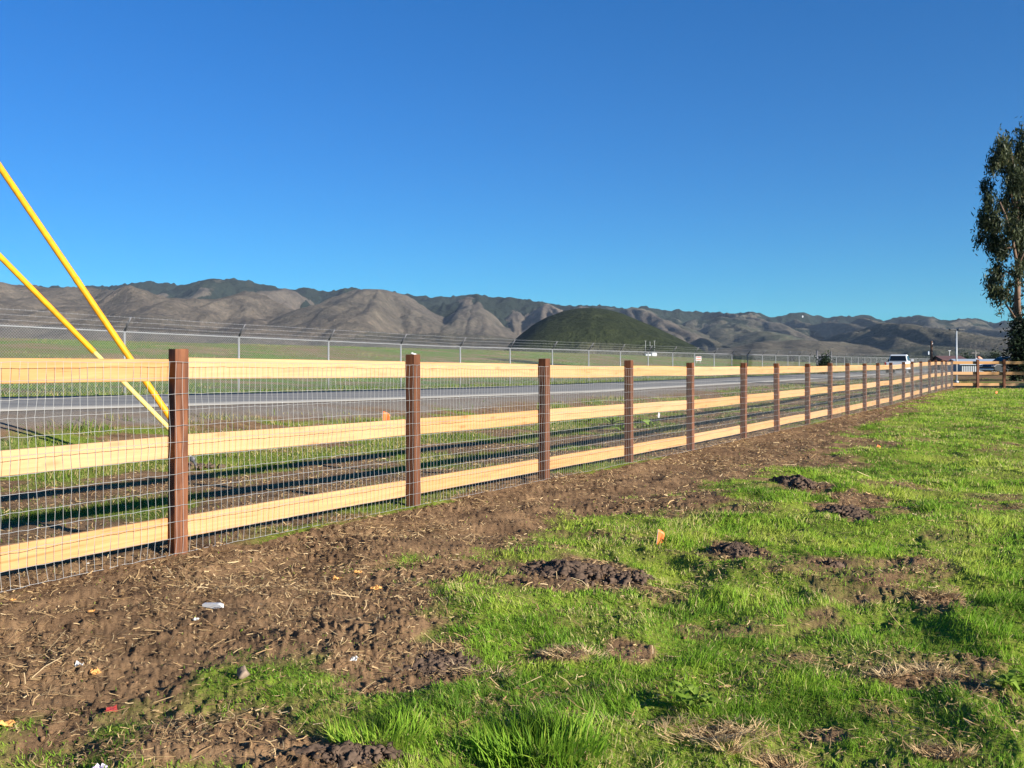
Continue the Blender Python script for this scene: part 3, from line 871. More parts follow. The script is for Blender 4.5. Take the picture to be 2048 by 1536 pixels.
def straw():
    X, Y = scatter(lambda r: 7000 * min(1, (2.6 / r) ** 1.5), 1.6, 60, 42, 51)
    w, p = pw(X, Y)
    m = (p < 12.5) & (p > -8) & (w < 50); X, Y, w, p = X[m], Y[m], w[m], p[m]
    g = grass_mask(X, Y); G = np.random.default_rng(52)
    pat = sstep(.38, .62, fbm(X * 1.6, Y * 1.6, 4, 54))
    keep = G.uniform(0, 1, len(X)) < (np.clip(1 - g, 0, 1) * (.25 + .75 * pat) * np.where(p > 5, .55, 1) + .03)
    X, Y, w, p = X[keep], Y[keep], w[keep], p[keep]; n = len(X); r = np.hypot(X, Y)
    L = np.exp(G.normal(math.log(.024), .6, n)).clip(.006, .15) * np.clip((r / 6) ** .3, 1, 2)
    W = G.uniform(.0012, .0030, n) * np.clip((r / 2.6) ** .75, 1, 7)
    az = G.uniform(0, 2 * math.pi, n); pitch = G.normal(.08, .22, n)
    d = np.stack([np.cos(az) * np.cos(pitch), np.sin(az) * np.cos(pitch), np.sin(pitch)], 1)
    s = np.stack([-np.sin(az), np.cos(az), G.normal(0, .4, n)], 1)
    Z = ground_z(X, Y) + .006 + np.abs(np.sin(pitch)) * L * .5
    C = np.stack([X, Y, Z], 1); bend = G.normal(0, .12, n)
    V = np.zeros((n, 6, 3), np.float32)
    for i, t in enumerate((-.5, 0, .5)):
        c = C + d * (L * t)[:, None] + s * (bend * L * (abs(t) * 2))[:, None] * .5
        V[:, 2 * i] = c - s * (W / 2)[:, None]; V[:, 2 * i + 1] = c + s * (W / 2)[:, None]
    b = np.arange(n)[:, None] * 6
    q = np.concatenate([b + np.array([[0, 1, 3, 2]]), b + np.array([[2, 3, 5, 4]])])
    me = np_mesh("straw", V.reshape(-1, 3), [q]); attr(me, "tint", np.repeat(np.clip(G.normal(.45, .25, n), 0, 1), 6))
    link("straw", me, M['straw'], kind='stuff', label="bits of dry straw strewn over the bare earth beside the fence", cat="straw")
straw()

bm = bmesh.new(); bmesh.ops.create_icosphere(bm, subdivisions=1, radius=1)
ICO_V = np.array([v.co[:] for v in bm.verts]); ICO_F = np.array([[v.index for v in f.verts] for f in bm.faces]); bm.free()
def lump_mesh(name, C, S, seed, rough=.30, flat=.75):
    """many broken lumps of soil in one mesh"""
    G = np.random.default_rng(seed); n = len(C)
    a = G.normal(0, 1, (n, 3, 3)); Q, _ = np.linalg.qr(a)
    V = np.einsum('nij,vj->nvi', Q, ICO_V)
    o = G.uniform(0, 50, (n, 1))
    k = 1 + rough * ((vn(V[..., 0] * 1.7 + o, V[..., 1] * 1.7 + o * 1.3 + V[..., 2] * 1.4, 7) - .5) * 2.2) + G.normal(0, rough * .8, V.shape[:2])
    V = V * k[..., None] * (G.uniform(.7, 1.25, (n, 1, 3)) * np.array([1, 1, flat])) * np.asarray(S)[:, None, None] + np.asarray(C)[:, None, :]
    f = (np.arange(n)[:, None, None] * len(ICO_V) + ICO_F[None]).reshape(-1, 3)
    return np_mesh(name, V.reshape(-1, 3), [f])

def clods():
    X, Y = scatter(lambda r: 700 * min(1, (2.6 / r) ** 1.5), 1.7, 45, 42, 61)
    w, p = pw(X, Y); m = (p < 10) & (p > -8) & (w < 48); X, Y, p = X[m], Y[m], p[m]
    g = grass_mask(X, Y); G = np.random.default_rng(62)
    keep = G.uniform(0, 1, len(X)) < np.clip(1 - g, 0, 1) ** 1.5 * (.25 + .9 * sstep(.45, .65, fbm(X * 1.3, Y * 1.3, 3, 64)))
    X, Y = X[keep], Y[keep]; n = len(X); r = np.hypot(X, Y)
    S = np.exp(G.normal(math.log(.004), .55, n)).clip(.0015, .010) * np.clip((r / 4) ** .35, 1, 2)
    Z = ground_z(X, Y) + S * .25
    link("clods", lump_mesh("clods", np.stack([X, Y, Z], 1), S, 63), M['clod'], kind='stuff', label="small crumbs and clods of brown soil on the bare strip", cat="soil")
clods()

# ------------------------------------------------------------------ dug soil heaps and tussocks
def soil_heap(px, py, rx_px, ry_px, h, n, smax, label, seed, group="heaps of dug soil in the grass"):
    z = zat(py); X, Y = pix(px, z), z
    rx = rx_px / F * z; ry = (zat(py - ry_px) - zat(py + ry_px)) / 2 * .8
    G = np.random.default_rng(seed)
    t = empty("soil_heap", (X, Y, gz(X, Y) - .01), label=label, cat="soil heap", group=group)
    # mound body
    nr, na = 64, 220
    rr = np.linspace(0, 1, nr) ** .8; aa = np.linspace(0, 2 * math.pi, na, endpoint=False)
    A, Q = np.meshgrid(aa, rr)
    edge = 1 + .8 * (fbm(np.cos(A) * 1.7 + seed, np.sin(A) * 1.7, 3, seed) - .5) * 2
    x = Q * rx * edge * np.cos(A); y = Q * ry * edge * np.sin(A)
    x = x + (vn(x * 55, y * 55, seed + 3) - .5) * .02; y = y + (vn(x * 55, y * 55, seed + 4) - .5) * .02
    k = 1.0 / (smax * 1.7)
    f1, cv = worley(x * k, y * k, seed + 5); f2, cv2 = worley(x * k * 2.6, y * k * 2.6, seed + 8)
    body = np.clip(1 - Q ** 1.8, 0, 1)
    zz = h * body * (.45 + 1.0 * fbm(x * 6 + seed, y * 6, 3, seed)) + np.clip(body * 2.5, 0, 1) * (smax * 1.1 * np.maximum(cv - .25, 0) * (1.0 - f1 * .9) + smax * .45 * cv2 * (.8 - f2)) - .012 * Q ** 3 - .004
    i = np.arange(nr * na).reshape(nr, na); j = np.roll(i, -1, 1)
    q = np.stack([i[:-1], i[1:], j[1:], j[:-1]], -1).reshape(-1, 4)
    link("mound", np_mesh("mound", np.stack([x, y, zz], -1).reshape(-1, 3), [q]), M['wet_clod'], t)
    n = int(n * .9); smax *= .55
    a = G.uniform(0, 6.283, n); d = np.sqrt(G.uniform(0, 1.15, n)); cxp, cyp = d * rx * np.cos(a), d * ry * np.sin(a)
    S = np.exp(G.normal(math.log(smax * .26), .75, n)).clip(.0025, smax * 1.25)
    czp = h * np.clip(1 - d ** 1.6, 0, 1) * .85 + S * .35
    o = link("clods", lump_mesh("clods", np.stack([cxp, cyp, czp], 1), S, seed + 9, .38, .9), M['wet_clod'], t, kind='stuff')
    return t
soil_heap(1130, 1135, 105, 30, .055, 700, .034, "largest heap of dark broken clods, beside the grass edge left of the orange flag", 101)
soil_heap(1262, 1140, 46, 14, .03, 150, .024, "small scatter of dark clods trailing right of the largest soil heap", 102)
soil_heap(1470, 1100, 40, 14, .045, 300, .014, "smooth round molehill of dark fine soil right of the orange flag", 103)
soil_heap(1597, 965, 40, 12, .065, 260, .034, "pointed dark soil heap nearest the bare strip, beyond the round molehill", 104)
soil_heap(1690, 1026, 46, 13, .06, 260, .034, "rough lumpy soil heap in the grass, right of the pointed heap", 105)
soil_heap(1662, 1134, 24, 7, .05, 50, .03, "tiny flat dark soil heap alone in the grass", 106)
soil_heap(870, 1318, 90, 24, .025, 420, .02, "low crumbly soil heap at the grass edge behind the white scrap", 107)
soil_heap(700, 1500, 110, 24, .025, 420, .02, "flat crumbly bare heap at the very front, left of the big tuft", 108)

def tussock(px, py, rad, n, L, cols, label, seed, cat, group, mat='straw', lean=(.35, .95), W=.0035, name="dry_grass_clump"):
    z = zat(py); X, Y = pix(px, z), z
    G = np.random.default_rng(seed)
    a = G.uniform(0, 6.283, n); d = np.sqrt(G.uniform(0, 1, n)) * rad
    x = d * np.cos(a) * 1.4; y = d * np.sin(a) * .8
    t = np.clip(G.normal(cols + (.22 if mat == 'straw' else 0), .18, n), 0, 1)
    az = a + G.normal(0, .8, n)
    zb = ground_z(X + x, Y + y)
    z0 = gz(X, Y)
    o = blades(name, x, y, zb - z0 + .01, L * G.uniform(.5, 1.2, n), np.full(n, W) * G.uniform(.7, 1.3, n), np.clip(G.uniform(lean[0], lean[1], n), 0, .98), t, M[mat], seed, .6, az, lay=.40 if mat == 'straw' else 1.0,
               label=label, cat=cat, group=group)
    o.location = (X, Y, z0)
    return o
DG = "flattened clumps of dry grass"
tussock(1425, 1455, .13, 420, .085, .45, "broad flattened clump of dry grass below the broad-leaved weed", 201, "dry grass", DG, lean=(.8, .98))
tussock(1500, 1445, .06, 110, .08, .5, "thin wisp of dry stems right of the broadest dry clump", 202, "dry grass", DG, lean=(.8, .98))
tussock(1858, 1328, .085, 240, .075, .5, "pale dry grass clump right of the upright straw wisp", 203, "dry grass", DG, lean=(.6, .97))
tussock(1780, 1340, .04, 110, .11, .6, "small upright wisp of tan straw in the green grass", 204, "dry grass", DG, lean=(.3, .9))
tussock(1875, 1196, .09, 300, .10, .2, "brown tussock over a dark hole in the grass at right", 205, "dry grass", DG, lean=(.35, .95))
tussock(1890, 1492, .07, 220, .075, .25, "brown dried tussock at the lower right edge", 206, "dry grass", DG, lean=(.4, .95))
tussock(1560, 1505, .07, 220, .08, .3, "brown dry tussock over bare earth at the front", 207, "dry grass", DG, lean=(.5, .97))
tussock(1150, 1300, .10, 240, .08, .55, "flat straw patch midway between big tuft and soil heap", 208, "dry grass", DG, lean=(.8, .98))
tussock(960, 1330, .09, 200, .08, .5, "straw patch by the crumbly heap at the grass edge", 209, "dry grass", DG, lean=(.8, .98))
tussock(1455, 1490, .03, 80, .12, .35, "narrow tan tuft standing at the front below the weed", 210, "dry grass", DG, lean=(.2, .7))
tussock(1075, 1490, .15, 620, .105, .35, "big rank tuft of long bright green grass at the front", 211, "grass tuft", None, 'grass', (.15, .95), .0062, "grass_tuft")
tussock(760, 1470, .12, 420, .075, .45, "green tuft at the front left of the biggest tuft", 212, "grass tuft", None, 'grass', (.15, .9), .0045, "grass_tuft")

def weed(px, py, n, L, label, seed):
    """rosette of broad lobed leaves"""
    z = zat(py); X, Y = pix(px, z), z; G = np.random.default_rng(seed); mb = MB(); tints = []
    for k in range(n):
        a = 2 * math.pi * k / n + G.normal(0, .3); l = L * G.uniform(.6, 1.15); up = G.uniform(.3, 1.15); wd = l * G.uniform(.10, .17)
        dx, dy = math.cos(a), math.sin(a); v = []; m = 7; bx_, by_ = G.normal(0, L * .3 if L < .3 else 0.0, 2)
        for i in range(m):
            t = i / (m - 1); rr_ = l * t * (1 - .25 * t * up); h = l * up * (t - .75 * t * t) + .015
            ww = wd * (math.sin(math.pi * min(1, t * .92 + .06)) ** .8) * (1 + .22 * (-1) ** i) + .002
            for s, dz in ((-1, .18 * ww), (0, -.12 * ww), (1, .18 * ww)):
                v.append((bx_ + dx * rr_ - dy * s * ww, by_ + dy * rr_ + dx * s * ww, h + dz))
        f = []
        for i in range(m - 1):
            for s in (0, 1): f.append((3 * i + s, 3 * i + s + 1, 3 * i + s + 4, 3 * i + s + 3))
        mb.add(v, f); tints += [G.uniform(.2, .8)] * len(v)
    me = mb.mesh("broadleaf_weed", True); attr(me, "tint", tints)
    o = link("broadleaf_weed", me, M['weed'], label=label, cat="weed", group="broad-leaved weeds in the grass"); o.location = (X, Y, gz(X, Y) + .02)
    return o
M['weed'] = m_leaf("weed_leaf", [(.10, .18, .015), (.17, .26, .03), (.27, .35, .07)], .3, rough=.85)
weed(1390, 1400, 30, .095, "broad-leaved weed with grey-green leaves above the flattened dry clump", 301)
weed(2030, 1375, 24, .10, "broad-leaved weed cut by the photo's right edge", 302)
for k, (px, py) in enumerate([(1245, 802), (1300, 797), (1225, 806), (1180, 812)]):
    z = 19.0 + k; X = pix(px, z)
    o = weed(1245, 802, 11, .42, ["tall leafy weed on the road shoulder seen just left of the fourth post", "leafy weed on the road shoulder right of the fourth post",
        "lower leafy weed on the shoulder, close left of the tall leafy one", "leafy weed on the shoulder midway between third and fourth post"][k], 310 + k)
    o.location = (X, z, gz(X, z)); o["group"] = "leafy weeds along the road shoulder"

# ------------------------------------------------------------------ litter, leaves, stone
def place(px, py, lift=0.0):
    z = zat(py); X = pix(px, z); return Vector((X, z, gz(X, z) + lift))
M['white'] = plain("white_plastic", (.46, .46, .46), .5, 0, .04)
M['paper'] = plain("crumpled_paper", (.50, .49, .46), .8, 0, .08)
M['red'] = plain("red_wrapper", (.42, .05, .035), .45, 0, .1)
M['lilac'] = plain("lilac_wrapper", (.55, .47, .62), .5, 0, .25, 30)
M['leaf'] = plain("fallen_leaf", (.56, .27, .075), .7, 0, .3, 25)
M['stone'] = plain("dusty_stone", (.20, .145, .10), .95, 0, .35, 30)
mb = MB(); mb.prism([(-.055, 0), (.055, 0), (.055, .022), (.035, .026), (-.055, .012)], -.012, .012)
o = mb.build("plastic_wedge", M['white'], label="small white plastic wedge lying on the bare earth", cat="plastic piece"); o.location = place(426, 1224, .004); o.rotation_euler = (.1, .06, -.35)
def scrap(px, py, s, mat, label, cat, seed, name="paper_scrap", crump=.5):
    G = random.Random(seed); mb = MB(); n = 5
    v = [((i / n - .5) * s + G.uniform(-.1, .1) * s, (j / n - .5) * s * .7 + G.uniform(-.1, .1) * s, abs(G.gauss(0, .35)) * s * crump) for i in range(n + 1) for j in range(n + 1)]
    mb.add(v, [(i * (n + 1) + j, (i + 1) * (n + 1) + j, (i + 1) * (n + 1) + j + 1, i * (n + 1) + j + 1) for i in range(n) for j in range(n)])
    o = mb.build(name, mat, label=label, cat=cat); o.location = place(px, py, .008); o.rotation_euler = (0, 0, G.uniform(0, 3))
    m = o.modifiers.new("thick", 'SOLIDIFY'); m.thickness = .0012
    return o
scrap(708, 1328, .034, M['paper'], "crumpled white scrap at the grass edge beside the crumbly heap", "litter", 1)
scrap(158, 1335, .032, M['paper'], "greyish paper scrap at left on the bare earth", "litter", 2)
scrap(392, 1252, .024, M['paper'], "small cream scrap just below the white plastic wedge", "litter", 3)
scrap(222, 1408, .05, M['red'], "flat red wrapper on the bare earth near the lower left corner", "litter", 4, "wrapper", .2)
scrap(200, 1528, .04, M['lilac'], "lilac and white wrapper at the bottom left edge of the photo", "litter", 5, "wrapper", .5)
scrap(176, 1131, .014, M['paper'], "tiny white scrap against the bottom of the mesh at left", "litter", 6)
for k, (px, py, s, lb) in enumerate([(674, 1153, .05, "orange-brown dead leaf left of the other leaf on the bare strip"), (752, 1180, .055, "orange-brown dead leaf right of its neighbour on the bare strip"),
                                     (716, 1146, .04, "thin curled dead leaf between two bigger leaves"), (190, 1345, .045, "tan dead leaf beside the greyish paper scrap"), (8, 1437, .06, "pale tan dead leaf at the left edge"),
                                     (183, 1237, .03, "small tan leaf on the earth left of the cream scrap"), (26, 1220, .028, "reddish splinter-like leaf at the far left")]):
    o = scrap(px, py, s, M['leaf'], lb, "leaf", 20 + k, "dead_leaf", .4); o["group"] = "dead leaves on the bare earth"
o = link("stone", lump_mesh("stone", np.array([[0, 0, 0.]]), np.array([.044]), 77, .22, .75), M['stone'], label="grey-brown fist-sized lump of earth lying by the sparse grass", cat="clod")
o.location = place(487, 1362, .018)
bmx = bmesh.new(); bmx.from_mesh(o.data); bmesh.ops.subdivide_edges(bmx, edges=bmx.edges[:], cuts=1, use_grid_fill=True, smooth=.2)
bmesh.ops.subdivide_edges(bmx, edges=bmx.edges[:], cuts=1, use_grid_fill=True)
for v in bmx.verts: v.co += v.co.normalized() * (random.gauss(0, .0016) + .012 * (float(vn(v.co.x * 60, v.co.y * 60 + v.co.z * 45, 5)) - .5))
bmx.to_mesh(o.data); bmx.free()
# white slip on top of the second post, tag hanging under the middle rail
wpos = POSTW[3]
mb = MB(); mb.bbox((0, 0, 0), (.05, .018, .012), .003)
o = mb.build("white_slip", M['white'], label="small white slip lying on top of the second brown post", cat="slip"); X, Y = wp(wpos, PF + .0); o.location = (X, Y, zf(wpos) + PH + .008); o.rotation_euler = (0, .25, .6)
tw = w_on(1316, PF + .06); X, Y = wp(tw, PF + .045)
mb = MB(); mb.bbox((0, 0, -.03), (.055, .006, .07), .002); mb.tube([(0, 0, .03), (0, 0, 0)], .002, 4)
o = mb.build("white_tag", M['white'], label="white tag hanging under the middle rail past the fourth post", cat="tag"); o.location = (X, Y, zf(tw) + .60); o.rotation_euler = (0, .3, FENCE_RZ)

# ------------------------------------------------------------------ marker flags
def flag(X, Y, fw, fh, stake, yaw, label, seed, tilt=.0):
    t = empty("marker_flag", (X, Y, gz(X, Y) - .02), yaw, label=label, cat="marker flag", group="orange survey marker flags")
    t.rotation_euler = (tilt, tilt * .6, yaw)
    mb = MB(); mb.tube([(0, 0, -.05), (0, 0, stake)], .0016 + fh * .006, 5); mb.build("stake", M['wire'], t)
    nx, nz = 6, 5; v = []; G = random.Random(seed)
    for i in range(nx + 1):
        for j in range(nz + 1):
            a = i / nx; b = j / nz
            v.append((fw * a * (1 - .15 * b), .22 * fw * math.sin(3.2 * a + b) * a, stake - fh * b * (1 - .25 * a) - .25 * fh * a * a - G.uniform(0, .02) * fh))
    mb = MB(); mb.add(v, [(i * (nz + 1) + j, (i + 1) * (nz + 1) + j, (i + 1) * (nz + 1) + j + 1, i * (nz + 1) + j + 1) for i in range(nx) for j in range(nz)])
    o = mb.build("flag_sheet", M['orange'], t, True); o.modifiers.new("thick", 'SOLIDIFY').thickness = .001
    return t
p_ = place(1312, 1078); flag(p_.x, p_.y, .052, .115, .135, .25, "orange flag on a wire stake in the grass right of the largest soil heap", 1, .12)
p_ = place(1752, 887); flag(p_.x, p_.y, .07, .07, .075, .4, "small low orange flag in the grass at the far end of the bare strip", 2, .2)
z_ = 19.0; X_ = pix(765, z_); flag(X_, z_, .15, .24, gz(X_, z_) * 0 + .30, .1, "orange flag behind the mesh, on the verge left of the second post", 3, .05)
z_ = 34.0; X_ = pix(1599, z_); flag(X_, z_, .26, .16, .22, .2, "distant orange flag beyond the fence by the road edge", 4, .1)
p_ = place(1991, 786); flag(p_.x, p_.y, .09, .10, .12, .3, "faint orange flag in the grass before the cross fence", 5, .1)

# ------------------------------------------------------------------ yellow guards on the guy wires
za = 11.8
anchor = Vector((pix(394, za), za, 0)); anchor.z = gz(anchor.x, anchor.y)
an = empty("ground_anchor", anchor, label="steel anchor rod where both yellow guys meet the ground", cat="anchor")
mb = MB(); mb.tube([(.10, 0, -.2), (-.05, 0, .10)], .016, 8); mb.ball((-.06, 0, .115), (.04, .02, .04), 10, 6)
mb.build("rod", M['dull_steel'], an, True)
link("clods", lump_mesh("clods", np.stack([np.random.default_rng(5).normal(0, .13, 60), np.random.default_rng(6).normal(0, .10, 60), np.full(60, .02)], 1), np.random.default_rng(7).uniform(.015, .05, 60), 8), M['wet_clod'], an, kind='stuff')
def guy(px0, py0, px1, py1, r, label, split=None):
    """px0,py0 high end at the photo's edge; px1,py1 low end"""
    hi = Vector((pix(px0, za), za + .06, hgt(py0, za))); lo = Vector((pix(px1, za), za, hgt(py1, za)))
    d = (hi - lo).normalized()
    t = empty("guy_guard", lo, label=label, cat="guy guard", group="yellow guards over the guy wires")
    hi = hi + d * 1.3
    def seg(name, a, b, r0, mat):
        mb = MB(); mb.tube([lo * 0 + d * a, d * (a + .02), d * (b - .02), d * b], [r0 * .9, r0, r0, r0 * .9], 14); return mb.build(name, mat, t, True)
    L = (hi - lo).length
    mb = MB(); mb.tube([anchor + Vector((-.06, 0, .12)) - lo, d * .05, d * (L + 9)], .006, 6); mb.build("guy_wire", M['galv'], t)
    if split is None:
        seg("seam_sleeve", L * .42, L * .42 + .10, r * 1.07, M['yellow'])
        seg("guard", .0, L, r, M['yellow'])
    else:
        seg("lower_guard", .0, split, r * .86, M['pale_yellow']); seg("upper_guard", split, L, r, M['yellow'])
guy(0, 340, 352, 852, .040, "steeper golden yellow guard tube rising to the left edge, higher of the two")
guy(0, 517, 352, 871, .036, "lower yellow guard tube with a bleached pale bottom section", 1.52)

# ------------------------------------------------------------------ vehicles beyond the fence
M['white_paint'] = plain("white_car_paint", (.60, .61, .62), .28, 0, .02, 2, .5)
M['black_paint'] = plain("black_car_paint", (.012, .013, .015), .25, 0, .05, 2, .5)
M['glass'] = plain("dark_glass", (.010, .012, .014), .08, 0, .02, 2, .6)
M['rubber'] = plain("rubber", (.02, .02, .02), .85, 0, .1)
M['chrome'] = plain("bright_metal", (.55, .56, .57), .25, .8, .05)
M['tail_red'] = plain("red_lamp_lens", (.35, .015, .012), .25, 0, .05)
M['amber'] = plain("clear_lamp_lens", (.55, .52, .48), .2, 0, .05)

def wheel_into(parent, x, y, r, wd):
    s = 1 if y > 0 else -1
    mb = MB(); n = 24
    prof = [(.62, 0), (.66, .5), (.94, .5), (1, .38), (1, -.38), (.94, -.5), (.66, -.5), (.62, 0)]
    V = [(q * r * math.cos(2 * math.pi * k / n), h * wd, q * r * math.sin(2 * math.pi * k / n)) for k in range(n) for q, h in prof[:-1]]
    m = len(prof) - 1
    mb.add(V, [(k * m + j, k * m + (j + 1) % m, ((k + 1) % n) * m + (j + 1) % m, ((k + 1) % n) * m + j) for k in range(n) for j in range(m)])
    w = mb.build("wheel", M['rubber'], parent, True); w.location = (x, y, r)
    rb = MB()
    rb.tube([(0, s * wd * .1, 0), (0, s * wd * .36, 0)], [r * .63, r * .60], 24); rb.tube([(0, s * wd * .36, 0), (0, s * wd * .46, 0)], r * .16, 10)
    for k in range(6):
        a = k * math.pi / 3; rb.box((r * .36 * math.cos(a), s * wd * .39, r * .36 * math.sin(a)), (r * .46, wd * .1, r * .12), m=Matrix.Rotation(-a, 4, 'Y'))
    rb.build("rim", M['chrome'], w)
    return w

def shell(name, prof, half, mat, parent, inset=.10, zin=None, bev=.03):
    """side profile extruded across the car; the part above zin leans in"""
    bm = bmesh.new()
    L = [bm.verts.new((x, -half, z)) for x, z in prof]; Rr = [bm.verts.new((x, half, z)) for x, z in prof]
    bm.faces.new(L[::-1]); bm.faces.new(Rr)
    n = len(prof)
    for i in range(n): bm.faces.new((L[i], L[(i + 1) % n], Rr[(i + 1) % n], Rr[i]))
    if zin is not None:
        zt = max(z for _, z in prof)
        for v in bm.verts:
            if v.co.z > zin: v.co.y *= 1 - inset * (v.co.z - zin) / (zt - zin)
    bmesh.ops.recalc_face_normals(bm, faces=bm.faces)
    bmesh.ops.bevel(bm, geom=[e for e in bm.edges if e.calc_face_angle(0) > .35], offset=bev, segments=2, affect='EDGES', profile=.6, clamp_overlap=True)
    me = bpy.data.meshes.new(name); bm.to_mesh(me); bm.free()
    return link(name, me, mat, parent)

def quad_slab(name, pts, th, mat, parent):
    """thin pane through four points"""
    a, b, c, d = [Vector(p) for p in pts]; nrm = (b - a).cross(d - a).normalized() * th
    mb = MB(); mb.add([p - nrm * .5 for p in (a, b, c, d)] + [p + nrm * .5 for p in (a, b, c, d)], [(0, 1, 2, 3), (4, 7, 6, 5), (0, 4, 5, 1), (1, 5, 6, 2), (2, 6, 7, 3), (3, 7, 4, 0)])
    return mb.build(name, mat, parent)

def pickup(loc, rz, label):
    t = empty("pickup_truck", loc, rz, label=label, cat="pickup truck")       # x is forward
    H = .98
    shell("body", [(-2.85, .52), (-2.85, 1.16), (-.62, 1.18), (.95, 1.20), (2.35, 1.14), (2.72, 1.02), (2.82, .62), (2.7, .45), (2.25, .42), (1.3, .42), (-1.3, .42), (-2.2, .48)], H, M['white_paint'], t)
    shell("cab", [(-.68, 1.19), (-.58, 1.62), (-.46, 1.92), (-.1, 1.97), (.55, 1.95), (.85, 1.80), (1.42, 1.215)], .93, M['white_paint'], t, .17, 1.25, .04)
    def lean(z): return .93 * (1 - .17 * (z - 1.25) / .72)
    quad_slab("rear_window", [(-.665, -lean(1.3) + .09, 1.30), (-.665, lean(1.3) - .09, 1.30), (-.505, lean(1.85) - .07, 1.84), (-.505, -lean(1.85) + .07, 1.84)], .03, M['glass'], t)
    quad_slab("windscreen", [(1.36, lean(1.3) - .06, 1.30), (1.36, -lean(1.3) + .06, 1.30), (.90, -lean(1.82) + .05, 1.80), (.90, lean(1.82) - .05, 1.80)], .03, M['glass'], t)
    for s in (-1, 1):
        for x0, x1, u0, u1 in ((-.42, .28, -.36, .26), (.36, 1.18, .34, .72)):
            quad_slab("side_window", [(x0, s * (lean(1.3) + .004), 1.30), (x1, s * (lean(1.3) + .004), 1.30), (u1, s * (lean(1.82) + .004), 1.82), (u0, s * (lean(1.82) + .004), 1.82)], .02, M['glass'], t)
        m = MB(); m.bbox((1.02, s * 1.16, 1.36), (.12, .24, .26), .03); m.tube([(1.04, s * .93, 1.28), (1.03, s * 1.10, 1.30)], .025, 6); m.build("mirror", M['white_paint'] if s < 0 else M['black_paint'], t)
        m = MB(); m.bbox((-2.845, s * .90, .98), (.05, .13, .34), .015); m.build("tail_light", M['tail_red'], t)
        m = MB(); m.bbox((2.74, s * .76, .84), (.10, .30, .18), .03); m.build("headlight", M['amber'], t)
        m = MB(); m.bbox((.72, s * .985, 1.10), (.20, .02, .03), .006); m.build("door_handle", M['chrome'], t)
    m = MB(); m.bbox((-2.86, 0, .86), (.03, 1.52, .50), .012); m.build("tailgate", M['white_paint'], t)
    m = MB(); m.bbox((-2.96, 0, .54), (.20, 1.9, .20), .03); m.build("bumper", M['chrome'], t)
    m = MB(); m.bbox((-2.885, 0, .72), (.014, .30, .15), .004); m.build("licence_plate", M['white'], t)
    m = MB(); m.box((-1.75, 0, 1.19), (1.96, 1.66, .04)); m.build("bed", M['black_paint'], t)
    m = MB(); m.box((0, 0, .40), (4.9, 1.5, .18)); m.build("chassis", M['rubber'], t)
    m = MB(); m.bbox((2.80, 0, .80), (.05, 1.1, .26), .02); m.build("grille", M['black_paint'], t)
    for x in (-1.75, 1.78):
        for y in (-.86, .86): wheel_into(t, x, y, .40, .26)
    return t
wT = (97.0 - 15.75 * ST) / CT; X, Y = wp(wT, 15.75)
pickup((X, Y, float(road_z(wT)) + .05), FENCE_RZ, "white pickup truck driving away along the road beyond the fence")

def suv(loc, rz, label):
    t = empty("parked_car", loc, rz, label=label, cat="car")
    shell("body", [(-2.3, .45), (-2.35, 1.02), (-2.2, 1.08), (1.1, 1.10), (2.15, .98), (2.35, .80), (2.35, .45), (1.8, .34), (-1.8, .34)], .93, M['black_paint'], t)
    shell("cabin", [(-2.22, 1.08), (-1.95, 1.64), (-1.7, 1.72), (.2, 1.72), (.5, 1.64), (1.2, 1.10)], .90, M['black_paint'], t, .2, 1.12, .05)
    for s in (-1, 1):
        quad_slab("side_window", [(-1.9, s * .90, 1.15), (.95, s * .90, 1.15), (.35, s * .765, 1.60), (-1.7, s * .765, 1.60)], .02, M['glass'], t)
        m = MB(); m.bbox((2.30, s * .70, .82), (.10, .34, .14), .03); m.build("headlight", M['amber'], t)
        m = MB(); m.bbox((-2.33, s * .78, .95), (.06, .2, .22), .02); m.build("tail_light", M['tail_red'], t)
        m = MB(); m.bbox((.85, s * 1.0, 1.17), (.10, .16, .14), .03); m.build("mirror", M['black_paint'], t)
        m = MB(); m.tube([(-1.7, s * .62, 1.75), (.1, s * .62, 1.75)], .02, 6); m.build("roof_rail", M['chrome'], t)
    quad_slab("windscreen", [(1.13, .74, 1.16), (1.13, -.74, 1.16), (.56, -.66, 1.60), (.56, .66, 1.60)], .02, M['glass'], t)
    quad_slab("rear_window", [(-2.17, -.72, 1.16), (-2.17, .72, 1.16), (-1.99, .66, 1.58), (-1.99, -.66, 1.58)], .02, M['glass'], t)
    m = MB(); m.bbox((2.37, 0, .52), (.08, 1.7, .18), .03); m.build("bumper", M['chrome'], t)
    for x in (-1.45, 1.45):
        for y in (-.80, .80): wheel_into(t, x, y, .36, .23)
    return t
zS = 86.0
suv((pix(2014, zS), zS, gz(pix(2014, zS), zS)), R(196), "dark parked car half hidden behind the cross fence, by the trees' foot")

